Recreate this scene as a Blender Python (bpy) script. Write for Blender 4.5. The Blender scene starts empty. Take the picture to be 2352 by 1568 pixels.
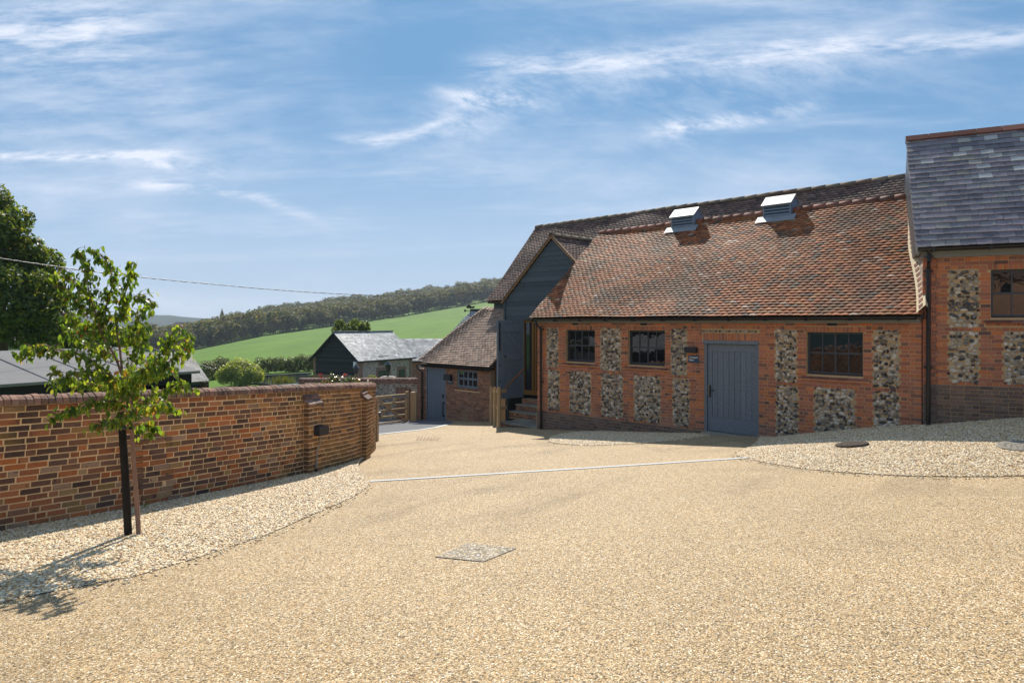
import bpy, math, random
import numpy as np
from mathutils import Matrix, Vector
from mathutils import noise as mnoise

R = math.radians
rng = random.Random(7)
nrng = np.random.default_rng(11)
S = bpy.context.scene
COL = S.collection

# ------------------------------------------------------------------ camera, sky, sun, exposure
# the world's origin is at eye height; X right, Y away from the viewer, metres
cam_d = bpy.data.cameras.new('camera')
cam = bpy.data.objects.new('camera', cam_d); COL.objects.link(cam)
cam.rotation_euler = (R(90), 0, 0)
cam_d.sensor_width = 36.0; cam_d.lens = 24.0
cam_d.shift_y = -42.0 / 2352.0
cam_d.clip_start = 0.1; cam_d.clip_end = 6000
S.camera = cam

SUN_EL = 43.0
SUN_AZ = 1.0           # degrees from +Y
EXPOSURE = 0.92
sun_d = bpy.data.lights.new('sun', 'SUN'); sun_d.energy = 3.4; sun_d.angle = R(0.55)
sun_d.color = (1.0, 0.93, 0.82)
sun = bpy.data.objects.new('sun', sun_d); COL.objects.link(sun)
sun.rotation_euler = (R(-(90 - SUN_EL)), 0, R(SUN_AZ)); sun.location = (0, 60, 60)
S.view_settings.view_transform = 'Standard'; S.view_settings.look = 'None'
S.view_settings.gamma = 1.0; S.view_settings.exposure = EXPOSURE
S.view_settings.use_curve_mapping = False
S.render.engine = 'CYCLES'
try:
    S.cycles.max_bounces = 6; S.cycles.diffuse_bounces = 3; S.cycles.glossy_bounces = 2
    S.cycles.transmission_bounces = 3; S.cycles.transparent_max_bounces = 6; S.cycles.volume_bounces = 0
    S.cycles.sample_clamp_indirect = 4.0; S.cycles.use_denoising = True; S.cycles.denoising_prefilter = 'ACCURATE'
except Exception:
    pass


class NT:
    """node tree writer: n(type, input=value or socket, _p={property: value})"""
    def __init__(self, tree):
        self.t = tree; tree.nodes.clear()
    def n(self, typ, _p=None, **kw):
        nd = self.t.nodes.new(typ)
        for k, v in (_p or {}).items():
            setattr(nd, k, v)
        for k, v in kw.items():
            self.put(nd, k, v)
        return nd
    def put(self, nd, k, v):
        if k[0] == 'i' and k[1:].isdigit():
            sk = nd.inputs[int(k[1:])]
        else:
            sk = nd.inputs[k.replace('_', ' ')]
        if isinstance(v, bpy.types.NodeSocket):
            self.t.links.new(v, sk)
        elif isinstance(v, bpy.types.Node):
            self.t.links.new(v.outputs[0], sk)
        else:
            if isinstance(v, (tuple, list)) and len(v) == 3 and sk.type == 'RGBA':
                v = (*v, 1)
            sk.default_value = v
    def m(self, op, a, b=0.0, c=None, clamp=False):
        nd = self.n('ShaderNodeMath', {'operation': op, 'use_clamp': clamp}, i0=a, i1=b)
        if c is not None: self.put(nd, 'i2', c)
        return nd.outputs[0]
    def vm(self, op, a, b=(0, 0, 0)):
        return self.n('ShaderNodeVectorMath', {'operation': op}, i0=a, i1=b).outputs[0]
    def noise(self, vec, scale, detail=3.0, rough=0.55, dist=0.0):
        return self.n('ShaderNodeTexNoise', None, Vector=vec, Scale=scale, Detail=detail, Roughness=rough, Distortion=dist).outputs['Fac']
    def ramp(self, fac, stops, interp='LINEAR'):
        nd = self.n('ShaderNodeValToRGB', None, i0=fac); cr = nd.color_ramp; cr.interpolation = interp
        while len(cr.elements) < len(stops): cr.elements.new(0.5)
        for e, (p, c) in zip(cr.elements, stops):
            e.position = p; e.color = (*c, 1) if len(c) == 3 else c
        return nd.outputs[0]
    def step(self, x, lo, hi):
        nd = self.n('ShaderNodeMapRange', {'interpolation_type': 'SMOOTHSTEP'}, i0=x, i1=lo, i2=hi, i3=0.0, i4=1.0)
        return nd.outputs[0]
    def mix(self, f, a, b, mode='MIX'):
        nd = self.n('ShaderNodeMix', {'data_type': 'RGBA', 'blend_type': mode})
        nd.clamp_factor = True
        for i, v in ((0, f), (6, a), (7, b)):
            sk = nd.inputs[i]
            if isinstance(v, bpy.types.NodeSocket): self.t.links.new(v, sk)
            elif i == 0: sk.default_value = v
            else: sk.default_value = (*v, 1) if len(v) == 3 else v
        return nd.outputs[2]
    def scalecol(self, col, f):
        g = self.n('ShaderNodeCombineXYZ', None, i0=f, i1=f, i2=f).outputs[0]
        return self.mix(1.0, col, g, 'MULTIPLY')


# ---- the sky: Nishita air with procedural cirrus laid out by direction
world = bpy.data.worlds.new('World'); S.world = world; world.use_nodes = True
w = NT(world.node_tree)
sky = w.n('ShaderNodeTexSky', {'sky_type': 'NISHITA', 'sun_disc': False, 'sun_elevation': R(SUN_EL), 'sun_rotation': R(-SUN_AZ),
                               'altitude': 100.0, 'air_density': 1.0, 'dust_density': 0.3, 'ozone_density': 3.0})
SKY_STRENGTH = 0.132
gen = w.n('ShaderNodeTexCoord').outputs['Generated']
sx = w.n('ShaderNodeSeparateXYZ', None, i0=gen)
yy = w.m('MAXIMUM', w.m('ABSOLUTE', sx.outputs[1]), 0.15)
su = w.m('DIVIDE', sx.outputs[0], yy)        # tangent of the bearing
sv = w.m('DIVIDE', sx.outputs[2], yy)        # tangent of the height
zz = w.m('MAXIMUM', sx.outputs[2], 0.0)
def uv(kx, ky, ox=0.0, oy=0.0, shear=0.0):
    a = w.m('MULTIPLY', su, kx); b = w.m('MULTIPLY', w.m('ADD', sv, w.m('MULTIPLY', su, shear)), ky)
    return w.n('ShaderNodeCombineXYZ', None, i0=w.m('ADD', a, ox), i1=w.m('ADD', b, oy), i2=1.7).outputs[0]
veil = w.step(w.noise(uv(1.6, 5.0, 3.1, .4, .05), 1.6, 8.0, .62, .15), .44, .80)
veil2 = w.step(w.noise(uv(0.9, 9.0, 7.7, 2.4, -.03), 2.0, 8.0, .64, .1), .47, .85)
fine = w.noise(uv(5.0, 26.0, 1.0, 5.0, -.06), 1.6, 9.0, .66, .15)
wisp = w.noise(uv(7.0, 17.0, 4.0, 9.0, .25), 2.0, 9.0, .70, .25)
warp = w.m('MULTIPLY', w.m('SUBTRACT', w.noise(uv(5.0, 5.0, 2.2, 8.0), 1.4, 5.0, .6), .5), .035)
def band(a, b, c, u0, u1, wid, amp, tex):
    """a streak along v = a + b*u + c*u*u between two bearings"""
    cu = w.m('ADD', w.m('ADD', w.m('MULTIPLY', su, b), a), w.m('MULTIPLY', w.m('MULTIPLY', su, su), c))
    d = w.m('DIVIDE', w.m('SUBTRACT', w.m('ADD', sv, warp), cu), wid)
    g = w.m('POWER', 2.718, w.m('MULTIPLY', w.m('MULTIPLY', d, d), -1.0))
    r = w.m('MULTIPLY', w.step(su, u0 - .04, u0 + .06), w.step(su, u1 + .05, u1 - .08))
    t = w.step(tex, .33, .68)
    return w.m('MULTIPLY', w.m('MULTIPLY', g, r), w.m('MULTIPLY', t, amp))
bands = [band(.375, .058, 0, -.08, .9, .018, .70, fine), band(.353, .05, .02, -.05, .55, .05, .30, wisp),
         band(.387, 1.207, 2.92, -.25, -.07, .009, .75, fine), band(.322, -.13, 0, -.11, .04, .012, .95, wisp), band(.300, .1, 0, -.14, .0, .03, .45, wisp),
         band(.238, -.012, 0, -1.2, -.47, .007, .85, fine), band(-.0768, -1.1316, -1.15, -.56, -.29, .009, .7, fine), band(.206, -.05, 0, -.56, -.42, .010, .7, wisp),
         band(.245, .16, 0, .21, .45, .012, .55, wisp), band(.25, .12, 0, .20, .31, .028, .42, wisp),
         band(.40, .02, .05, -1.6, -.55, .05, .35, fine), band(.45, .03, 0, -1.6, -.5, .03, .28, fine)]
tot = bands[0]
for b_ in bands[1:]: tot = w.m('ADD', tot, b_)
leftveil = w.m('MULTIPLY', w.step(su, -.15, -.55), w.step(sv, .12, .30))
vv = w.m('ADD', w.m('ADD', w.m('MULTIPLY', veil, .34), w.m('MULTIPLY', veil2, .38)), .07)
vv = w.m('ADD', vv, w.m('MULTIPLY', w.m('MULTIPLY', leftveil, w.step(fine, .25, .75)), .26))
low = w.m('MULTIPLY', w.step(sv, .36, .02), .38)
cov = w.m('MINIMUM', w.m('ADD', w.m('ADD', tot, vv), low), .92)
ssep = w.n('ShaderNodeSeparateColor', None, i0=sky.outputs[0])
def comp(c, k, g):      # compress the bright air round the sun, all the way round alike
    return w.m('MULTIPLY', w.m('POWER', w.m('MAXIMUM', c, 0.001), k), g)
blue = w.n('ShaderNodeCombineColor', None, i0=comp(ssep.outputs[0], .36, .33), i1=comp(ssep.outputs[1], .34, .82), i2=comp(ssep.outputs[2], .32, 1.36)).outputs[0]
cloudcol = w.n('ShaderNodeRGB'); cloudcol.outputs[0].default_value = (3.7, 3.9, 4.4, 1)
col = w.mix(cov, blue, cloudcol.outputs[0])
bg = w.n('ShaderNodeBackground', None, Color=col, Strength=SKY_STRENGTH)
w.n('ShaderNodeOutputWorld', None, Surface=bg)

# ------------------------------------------------------------------ helpers
FPX = 1568.0
def U(px): return (px - 1176.0) / FPX
def V(py): return (742.0 - py) / FPX
def P(px, py, Y): return Vector((U(px) * Y, Y, V(py) * Y))
GX, GY, G0 = 0.0403, -0.0798, -1.575
def gz(x, y):
    """height of the yard"""
    return G0 + GX * max(-14, min(14, x)) + GY * max(-20, min(72, y))
def Gp(px, py):
    y = -G0 / (-V(py) + GY + GX * U(px))
    return Vector((U(px) * y, y, gz(U(px) * y, y)))

class Frame:
    """plan frame: s along a wall, q into the building, z up"""
    def __init__(self, ox, oy, deg):
        a = R(deg); self.o = (ox, oy); self.d = (math.cos(a), math.sin(a)); self.n = (-math.sin(a), math.cos(a)); self.a = a
        self.M = np.eye(4); self.M[:3, 0] = (*self.d, 0); self.M[:3, 1] = (*self.n, 0); self.M[0, 3] = ox; self.M[1, 3] = oy
    def W(self, s, q, z):
        return Vector((self.o[0] + s * self.d[0] + q * self.n[0], self.o[1] + s * self.d[1] + q * self.n[1], z))
    def s_at(self, px, q):
        u = U(px)
        return (u * (self.o[1] + q * self.n[1]) - self.o[0] - q * self.n[0]) / (self.d[0] - u * self.d[1])
    def Y_at(self, px, q):
        s = self.s_at(px, q); return self.o[1] + s * self.d[1] + q * self.n[1]
    def z_at(self, px, py, q): return V(py) * self.Y_at(px, q)
WORLD = Frame(0, 0, 0)
F = Frame(0, 0, -45.5)

def mesh_np(name, verts, groups):
    """verts (n,3); groups: list of (m,k) index arrays"""
    me = bpy.data.meshes.new(name)
    groups = [np.asarray(g, dtype=np.int32) for g in groups if len(g)]
    me.vertices.add(len(verts)); me.vertices.foreach_set('co', np.asarray(verts, dtype=np.float32).ravel())
    nl = sum(g.size for g in groups); npoly = sum(len(g) for g in groups)
    me.loops.add(nl); me.polygons.add(npoly)
    me.loops.foreach_set('vertex_index', np.concatenate([g.ravel() for g in groups]))
    st = []; o = 0
    for g in groups:
        st.append(o + np.arange(len(g)) * g.shape[1]); o += g.size
    me.polygons.foreach_set('loop_start', np.concatenate(st).astype(np.int32))
    me.polygons.foreach_set('use_smooth', [False] * npoly)
    me.update(calc_edges=True)
    return me

def link(o, parent=None):
    COL.objects.link(o)
    if parent is not None:
        o.parent = parent
        o.matrix_parent_inverse = WM[parent.name].inverted()
    return o
WM = {}
def tag(o, label=None, cat=None, group=None, kind=None):
    if label: o['label'] = label
    if cat: o['category'] = cat
    if group: o['group'] = group
    if kind: o['kind'] = kind
    return o
def thing(name, label, cat, loc=(0, 0, 0), rz=0.0, group=None):
    o = bpy.data.objects.new(name, None); o.empty_display_size = .3
    o.location = loc; o.rotation_euler = (0, 0, rz)
    COL.objects.link(o)
    WM[o.name] = Matrix.Translation(loc) @ Matrix.Rotation(rz, 4, 'Z')
    return tag(o, label, cat, group)
def obj(name, me, m=None, parent=None, smooth=False):
    if m is not None and not me.materials: me.materials.append(m)
    if smooth: me.polygons.foreach_set('use_smooth', [True] * len(me.polygons))
    o = bpy.data.objects.new(name, me); link(o, parent); WM[o.name] = Matrix.Identity(4)
    return o

class MB:
    """collects boxes, prisms, tubes in frame coordinates; build() links them as one mesh object in world coordinates"""
    def __init__(self, frame=WORLD): self.v = []; self.f = []; self.fr = frame
    def add(self, vs, fs):
        o = len(self.v); self.v += [tuple(x) for x in vs]; self.f += [tuple(i + o for i in f) for f in fs]; return self
    def box(self, x0, x1, y0, y1, z0, z1, ch=0.0):
        if ch <= 0:
            return self.add([(x0, y0, z0), (x1, y0, z0), (x1, y1, z0), (x0, y1, z0), (x0, y0, z1), (x1, y0, z1), (x1, y1, z1), (x0, y1, z1)],
                            [(0, 3, 2, 1), (4, 5, 6, 7), (0, 1, 5, 4), (1, 2, 6, 5), (2, 3, 7, 6), (3, 0, 4, 7)])
        c = ch; vs = []
        for (sx_, sy_, sz_) in [(a, b, d) for d in (0, 1) for b in (0, 1) for a in (0, 1)]:
            X = x1 if sx_ else x0; Yv = y1 if sy_ else y0; Z = z1 if sz_ else z0
            ix = -c if sx_ else c; iy = -c if sy_ else c; iz = -c if sz_ else c
            vs += [(X, Yv + iy, Z + iz), (X + ix, Yv, Z + iz), (X + ix, Yv + iy, Z)]
        def k(a, b, d, w_): return (d * 4 + b * 2 + a) * 3 + w_
        fs = [(k(0,0,0,2), k(0,1,0,2), k(1,1,0,2), k(1,0,0,2)), (k(0,0,1,2), k(1,0,1,2), k(1,1,1,2), k(0,1,1,2)),
              (k(0,0,0,1), k(1,0,0,1), k(1,0,1,1), k(0,0,1,1)), (k(0,1,0,1), k(0,1,1,1), k(1,1,1,1), k(1,1,0,1)),
              (k(0,0,0,0), k(0,0,1,0), k(0,1,1,0), k(0,1,0,0)), (k(1,0,0,0), k(1,1,0,0), k(1,1,1,0), k(1,0,1,0))]
        for d in (0, 1):
            for b in (0, 1):
                fs.append((k(0,b,d,1), k(1,b,d,1), k(1,b,d,2), k(0,b,d,2)))
        for d in (0, 1):
            for a in (0, 1):
                fs.append((k(a,0,d,0), k(a,1,d,0), k(a,1,d,2), k(a,0,d,2)))
        for b in (0, 1):
            for a in (0, 1):
                fs.append((k(a,b,0,0), k(a,b,1,0), k(a,b,1,1), k(a,b,0,1)))
        for d in (0, 1):
            for b in (0, 1):
                for a in (0, 1): fs.append((k(a,b,d,0), k(a,b,d,1), k(a,b,d,2)))
        return self.add(vs, fs)
    def quad(self, a, b, c, d): return self.add([a, b, c, d], [(0, 1, 2, 3)])
    def prism(self, poly, off):
        n = len(poly); ox = off
        vs = list(poly) + [(p[0] + ox[0], p[1] + ox[1], p[2] + ox[2]) for p in poly]
        return self.add(vs, [tuple(range(n))[::-1], tuple(range(n, 2 * n))] + [(i, (i + 1) % n, n + (i + 1) % n, n + i) for i in range(n)])
    def tube(self, pts, r, n=8, caps=True):
        pts = [Vector(p) for p in pts]; rs = r if isinstance(r, (list, tuple)) else [r] * len(pts)
        vs = []; up = Vector((0, 0, 1))
        for i, p in enumerate(pts):
            t = (pts[min(i + 1, len(pts) - 1)] - pts[max(i - 1, 0)])
            t = t.normalized() if t.length > 1e-9 else Vector((0, 0, 1))
            ref = Vector((1, 0, 0)) if abs(t.z) > .9 else up
            a = t.cross(ref).normalized(); b = a.cross(t)
            for k in range(n):
                th = 2 * math.pi * k / n
                vs.append(p + (a * math.cos(th) + b * math.sin(th)) * rs[i])
        fs = []
        for i in range(len(pts) - 1):
            for k in range(n):
                k2 = (k + 1) % n
                fs.append((i * n + k, i * n + k2, (i + 1) * n + k2, (i + 1) * n + k))
        if caps:
            fs.append(tuple(range(n))); fs.append(tuple(range((len(pts) - 1) * n, len(pts) * n))[::-1])
        return self.add(vs, fs)
    def beam(self, a, b, wd, h, up=(0, 0, 1)):
        a = Vector(a); b = Vector(b); t = (b - a).normalized(); up = Vector(up)
        sd = t.cross(up).normalized(); up = sd.cross(t).normalized()
        sd *= wd / 2; up *= h / 2
        vs = [a - sd - up, a + sd - up, a + sd + up, a - sd + up, b - sd - up, b + sd - up, b + sd + up, b - sd + up]
        return self.add(vs, [(0, 1, 2, 3), (7, 6, 5, 4), (0, 4, 5, 1), (1, 5, 6, 2), (2, 6, 7, 3), (3, 7, 4, 0)])
    def lathe(self, cx, cy, prof, n=16):
        vs = [(cx + r * math.cos(2 * math.pi * k / n), cy + r * math.sin(2 * math.pi * k / n), z) for r, z in prof for k in range(n)]
        fs = [(i * n + k, i * n + (k + 1) % n, (i + 1) * n + (k + 1) % n, (i + 1) * n + k) for i in range(len(prof) - 1) for k in range(n)]
        fs += [tuple(range(n))[::-1], tuple(range((len(prof) - 1) * n, len(prof) * n))]
        return self.add(vs, fs)
    def wall(self, s0, s1, z0, z1, q0, q1, holes=()):
        ss = sorted({s0, s1, *[h[0] for h in holes], *[h[1] for h in holes]}); zs = sorted({z0, z1, *[h[2] for h in holes], *[h[3] for h in holes]})
        def solid(i, j):
            if i < 0 or j < 0 or i >= len(ss) - 1 or j >= len(zs) - 1: return False
            cs = (ss[i] + ss[i + 1]) / 2; cz = (zs[j] + zs[j + 1]) / 2
            return not any(h[0] < cs < h[1] and h[2] < cz < h[3] for h in holes)
        for i in range(len(ss) - 1):
            for j in range(len(zs) - 1):
                if not solid(i, j): continue
                a, b, c, d = ss[i], ss[i + 1], zs[j], zs[j + 1]
                self.quad((a, q0, c), (b, q0, c), (b, q0, d), (a, q0, d)); self.quad((b, q1, c), (a, q1, c), (a, q1, d), (b, q1, d))
                if not solid(i - 1, j): self.quad((a, q1, c), (a, q0, c), (a, q0, d), (a, q1, d))
                if not solid(i + 1, j): self.quad((b, q0, c), (b, q1, c), (b, q1, d), (b, q0, d))
                if not solid(i, j - 1): self.quad((a, q1, c), (b, q1, c), (b, q0, c), (a, q0, c))
                if not solid(i, j + 1): self.quad((a, q0, d), (b, q0, d), (b, q1, d), (a, q1, d))
        return self
    def mesh(self, name):
        me = bpy.data.meshes.new(name)
        if self.fr is WORLD: vs = self.v
        else:
            a = np.array(self.v); M = self.fr.M
            vs = (a @ M[:3, :3].T + M[:3, 3]).tolist()
        me.from_pydata(vs, [], self.f); me.update(); return me
    def build(self, name, m, parent=None, smooth=False):
        return obj(name, self.mesh(name), m, parent, smooth)

class Pieces:
    """alike pieces: the 300 that show largest become objects that share mesh data, the rest one mesh of kind stuff"""
    def __init__(self, parent, name, protos, mats):
        self.parent = parent; self.name = name; self.protos = protos; self.M = []; self.k = []; self.mats = mats
    def add(self, M, k=None):
        self.M.append(M); self.k.append(rng.randrange(len(self.protos)) if k is None else k)
    def finish(self, limit=300, smooth=False):
        if not self.M: return
        Ms = np.array(self.M); ks = np.array(self.k)
        loc = Ms[:, :3, 3]; sc = np.cbrt(np.abs(np.linalg.det(Ms[:, :3, :3]))); Y = np.maximum(loc[:, 1], .3)
        u = loc[:, 0] / Y; v = loc[:, 2] / Y
        ok = (loc[:, 1] > .5) & (np.abs(u) < .745) & (v < .465) & (v > -.52)
        score = np.where(ok, sc / Y, 0)
        order = np.argsort(-score, kind='stable'); top = [i for i in order[:limit] if score[i] > 0]; tops = set(top)
        me = []
        for i, (vs, groups) in enumerate(self.protos):
            m_ = mesh_np(self.name, vs, groups); m_.materials.append(self.mats[i % len(self.mats)])
            if smooth: m_.polygons.foreach_set('use_smooth', [True] * len(m_.polygons))
            me.append(m_)
        inv = WM[self.parent.name].inverted()
        for i in top:
            o = bpy.data.objects.new(self.name, me[ks[i]]); o.parent = self.parent
            o.matrix_parent_inverse = inv; o.matrix_basis = Matrix(Ms[i].tolist()); COL.objects.link(o)
        rest = [i for i in range(len(ks)) if i not in tops]
        if rest:
            vs_all = []; groups = {}; o_ = 0
            mat_i = {}
            for kk in range(len(self.protos)):
                idx = [i for i in rest if ks[i] == kk]
                if not idx: continue
                pv, pg = self.protos[kk]; pv = np.asarray(pv, float); A = Ms[idx]
                wv = np.einsum('nij,mj->nmi', A[:, :3, :3], pv) + A[:, None, :3, 3]
                vs_all.append(wv.reshape(-1, 3)); n = len(pv)
                offs = o_ + np.arange(len(idx)) * n
                for g in pg:
                    g = np.asarray(g)
                    groups.setdefault((g.shape[1], kk % len(self.mats)), []).append((offs[:, None, None] + g[None]).reshape(-1, g.shape[1]))
                o_ += n * len(idx)
            keys = list(groups); gl = [np.concatenate(groups[k_]) for k_ in keys]
            m_ = mesh_np(self.name, np.concatenate(vs_all), gl)
            for mm in self.mats: m_.materials.append(mm)
            if len(self.mats) > 1:
                m_.polygons.foreach_set('material_index', np.concatenate([np.full(len(g), k_[1], np.int32) for g, k_ in zip(gl, keys)]))
            if smooth: m_.polygons.foreach_set('use_smooth', [True] * len(m_.polygons))
            o = bpy.data.objects.new(self.name, m_); o['kind'] = 'stuff'; link(o, self.parent)

def mat4(frame, s, q, z, sx_=1, sy_=1, sz_=1, rx=0, ry=0, rz=0):
    """piece matrix: frame axes, small local rotations and scale"""
    M = Matrix.Translation(frame.W(s, q, z)) @ Matrix.Rotation(frame.a + rz, 4, 'Z') @ Matrix.Rotation(rx, 4, 'X') @ Matrix.Rotation(ry, 4, 'Y') @ Matrix.Diagonal((sx_, sy_, sz_, 1))
    return np.array(M)

# ---- piece prototypes
def brick_proto(wd, h, dep=.1, ch=.006, j=.0025):
    """brick centred on x and z, front face at y=0, chamfered worn front edge"""
    r = lambda: rng.uniform(-j, j)
    a, b = wd / 2, h / 2
    back = [(-a, dep, -b), (a, dep, -b), (a, dep, b), (-a, dep, b)]
    mid = [(x + r() * .5, ch * 1.1, z + r() * .5) for x, _, z in back]
    fr = [(x * (1 - ch / a) + r(), r() * .4, z * (1 - ch / b) + r()) for x, _, z in back]
    v = back + mid + fr
    q = [(0, 1, 5, 4), (1, 2, 6, 5), (2, 3, 7, 6), (3, 0, 4, 7), (4, 5, 9, 8), (5, 6, 10, 9), (6, 7, 11, 10), (7, 4, 8, 11), (8, 9, 10, 11)]
    return (np.array(v), [np.array(q)])
def flint_proto(n=7):
    """knapped flint, unit size, front towards -y"""
    v = []; 
    for rad, y in ((1.0, .35), (.93, -.05), (.55, -.30)):
        for k in range(n):
            th = 2 * math.pi * (k + (rng.random() - .5) * .5) / n
            rr = rad * rng.uniform(.82, 1.06)
            v.append((rr * math.cos(th) * .5, y * rng.uniform(.7, 1.2), rr * math.sin(th) * .5))
    v.append((rng.uniform(-.1, .1), -.36, rng.uniform(-.1, .1)))
    q = [(i * n + k, i * n + (k + 1) % n, (i + 1) * n + (k + 1) % n, (i + 1) * n + k) for i in range(2) for k in range(n)]
    t = [(2 * n + k, 2 * n + (k + 1) % n, 3 * n) for k in range(n)]
    return (np.array(v), [np.array(q), np.array(t)])
def tile_proto(wd, ln, th, camber=.007, j=.005):
    """plain tile: x across, y up the slope from the lower edge, z off the roof"""
    v = []; xs = (-wd / 2, -wd / 6, wd / 6, wd / 2); cz = (0, camber, camber, 0)
    for (y, dz) in ((0, 0), (ln, 0)):
        for x, c in zip(xs, cz):
            jy = rng.uniform(-j, j) if y == 0 else 0
            v.append((x, y + jy, c + rng.uniform(-j, j) * .3))
    for x, c in zip(xs, cz): v.append((x, v[xs.index(x)][1], c - th))
    q = [(0, 1, 5, 4), (1, 2, 6, 5), (2, 3, 7, 6), (8, 9, 1, 0), (9, 10, 2, 1), (10, 11, 3, 2)]
    v += [(-wd / 2, ln, -th), (wd / 2, ln, -th)]
    q += [(12, 8, 0, 4), (11, 13, 7, 3)]
    return (np.array(v), [np.array(q)])
def ridge_proto(ln, r, th=.015, n=6, ang=False):
    """half round (or angular) ridge tile along x"""
    v = []; prof = []
    if ang: prof = [(-r, -r * .85), (-r * .12, 0), (r * .12, 0), (r, -r * .85)]
    else: prof = [(-r * math.cos(math.pi * k / n), r * math.sin(math.pi * k / n) - r) for k in range(n + 1)]
    m_ = len(prof)
    for x in (-ln / 2, ln / 2):
        for (y, z) in prof: v.append((x, y, z))
        for (y, z) in prof: v.append((x, y * (1 - th / r), z - th))
    q = []
    for k in range(m_ - 1):
        q.append((k, k + 1, 2 * m_ + k + 1, 2 * m_ + k))
        q.append((k + 1, k, m_ + k, m_ + k + 1)); q.append((2 * m_ + k, 2 * m_ + k + 1, 3 * m_ + k + 1, 3 * m_ + k))
    q.append((0, 2 * m_, 3 * m_, m_)); q.append((m_ - 1, 2 * m_ - 1, 4 * m_ - 1, 3 * m_ - 1))
    return (np.array(v), [np.array(q)])
def leaf_proto(L=1.0, W_=.55, fold=.22, curl=.25):
    v = []; ys = (0, .22, .5, .78, 1.0); ws = (.06, .72, 1.0, .68, .04)
    for y, w_ in zip(ys, ws):
        zc = -curl * y * y * L; hw = W_ * L * w_ / 2
        v += [(-hw, y * L, zc + fold * hw), (0, y * L, zc), (hw, y * L, zc + fold * hw)]
    q = []
    for i in range(4):
        q += [(3 * i, 3 * i + 1, 3 * i + 4, 3 * i + 3), (3 * i + 1, 3 * i + 2, 3 * i + 5, 3 * i + 4)]
    return (np.array(v), [np.array(q)])

# ------------------------------------------------------------------ materials
def new_mat(name):
    m = bpy.data.materials.new(name); m.use_nodes = True; return m, NT(m.node_tree)
def out(t, col, rough=.8, bump=None, bs=.3, bd=.02, spec=.3, metal=0.0, ior=None, normal=None):
    p = t.n('ShaderNodeBsdfPrincipled', None, Base_Color=col, Roughness=rough, Metallic=metal)
    p.inputs['Specular IOR Level'].default_value = spec
    if ior: p.inputs['IOR'].default_value = ior
    if bump is not None:
        b = t.n('ShaderNodeBump', None, Strength=bs, Distance=bd, Height=bump)
        t.put(p, 'Normal', b.outputs[0])
    t.n('ShaderNodeOutputMaterial', None, Surface=p.outputs[0]); return p
def pos(t): return t.n('ShaderNodeNewGeometry').outputs['Position']
def rnd(t):
    a = t.n('ShaderNodeObjectInfo').outputs['Random']; b = t.n('ShaderNodeNewGeometry').outputs['Random Per Island']
    return t.m('FRACT', t.m('ADD', a, b))
def plain(name, c, rough=.6, spec=.3, metal=0.0, var=.25, sc=6.0, bs=.1):
    m, t = new_mat(name); p = pos(t)
    n = t.noise(p, sc, 5, .6); f = t.m('ADD', t.m('MULTIPLY', n, var * 2), 1 - var)
    fine_ = t.noise(p, sc * 14, 3, .6)
    out(t, t.scalecol(t.n('ShaderNodeRGB').outputs[0] if False else t.mix(0.0, c, c), f), rough, fine_, bs, .005, spec, metal)
    return m
def pieces_mat(name, stops, rough=.85, var=.35, patch=None, patch2=None, stain=None, bs=.5, sc=40.0, spec=.2, hi=1.25, island=True):
    """each piece takes its own colour from the ramp; grain, blotches and weather stains by position"""
    m, t = new_mat(name); p = pos(t); r = rnd(t)
    c = t.ramp(r, stops, 'LINEAR')
    r2 = t.m('FRACT', t.m('MULTIPLY', r, 17.31))
    g = t.noise(p, sc, 5, .65)
    f = t.m('ADD', t.m('MULTIPLY', r2, var), t.m('ADD', t.m('MULTIPLY', g, .7), hi - .35 - var / 2 - .25))
    c = t.scalecol(c, f)
    off = t.vm('ADD', p, t.n('ShaderNodeCombineXYZ', None, i0=t.m('MULTIPLY', r2, 31.0), i1=r, i2=t.m('MULTIPLY', r, 13.0)).outputs[0])
    for k, pt in enumerate((patch, patch2)):
        if pt:
            c = t.mix(t.m('MULTIPLY', t.step(t.noise(off, pt[1], 3, .6), pt[2], pt[2] + .12), pt[3]), c, pt[0])
    if stain:
        for (scol, sscale, thr, amt, zlo, zhi) in stain:
            k = t.step(t.noise(p, sscale, 5, .6), thr, thr + .2)
            if zlo is not None:
                z = t.n('ShaderNodeSeparateXYZ', None, i0=p).outputs[2]
                k = t.m('MULTIPLY', k, t.step(z, zhi, zlo))
            c = t.mix(t.m('MULTIPLY', k, amt), c, scol)
    out(t, c, rough, g, bs, .006, spec)
    return m

MORTAR_T = plain('sandy mortar', (.50, .35, .19), .95, .1, var=.3, sc=9, bs=.4)
MORTAR_W = plain('warm lime mortar', (.80, .55, .30), .95, .1, var=.35, sc=5, bs=.4)
MORTAR_S = plain('pale mortar', (.38, .28, .17), .95, .1, var=.35, sc=7, bs=.4)
MORTAR_C = plain('cream mortar', (.72, .60, .40), .95, .1, var=.2, sc=8, bs=.3)
BRICK_RED = pieces_mat('red brick', [(0, (.32, .13, .088)), (.2, (.40, .155, .098)), (.45, (.46, .17, .095)), (.65, (.52, .19, .085)), (.80, (.51, .16, .06)), (.88, (.38, .16, .105)), (.95, (.25, .12, .085)), (1, (.15, .09, .075))],
                       var=.3, patch=((.33, .16, .10), 9, .62, .5), stain=[((.36, .25, .19), 1.1, .45, .55, -2.75, -1.9), ((.33, .20, .15), .8, .58, .35, None, None)])
BRICK_PLINTH = pieces_mat('soot brown brick', [(0, (.13, .095, .080)), (.4, (.18, .128, .105)), (.7, (.22, .14, .108)), (1, (.15, .128, .115))], var=.4,
                          patch=((.22, .17, .12), 10, .62, .5), stain=[((.20, .16, .10), 1.3, .50, .5, None, None)])
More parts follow.
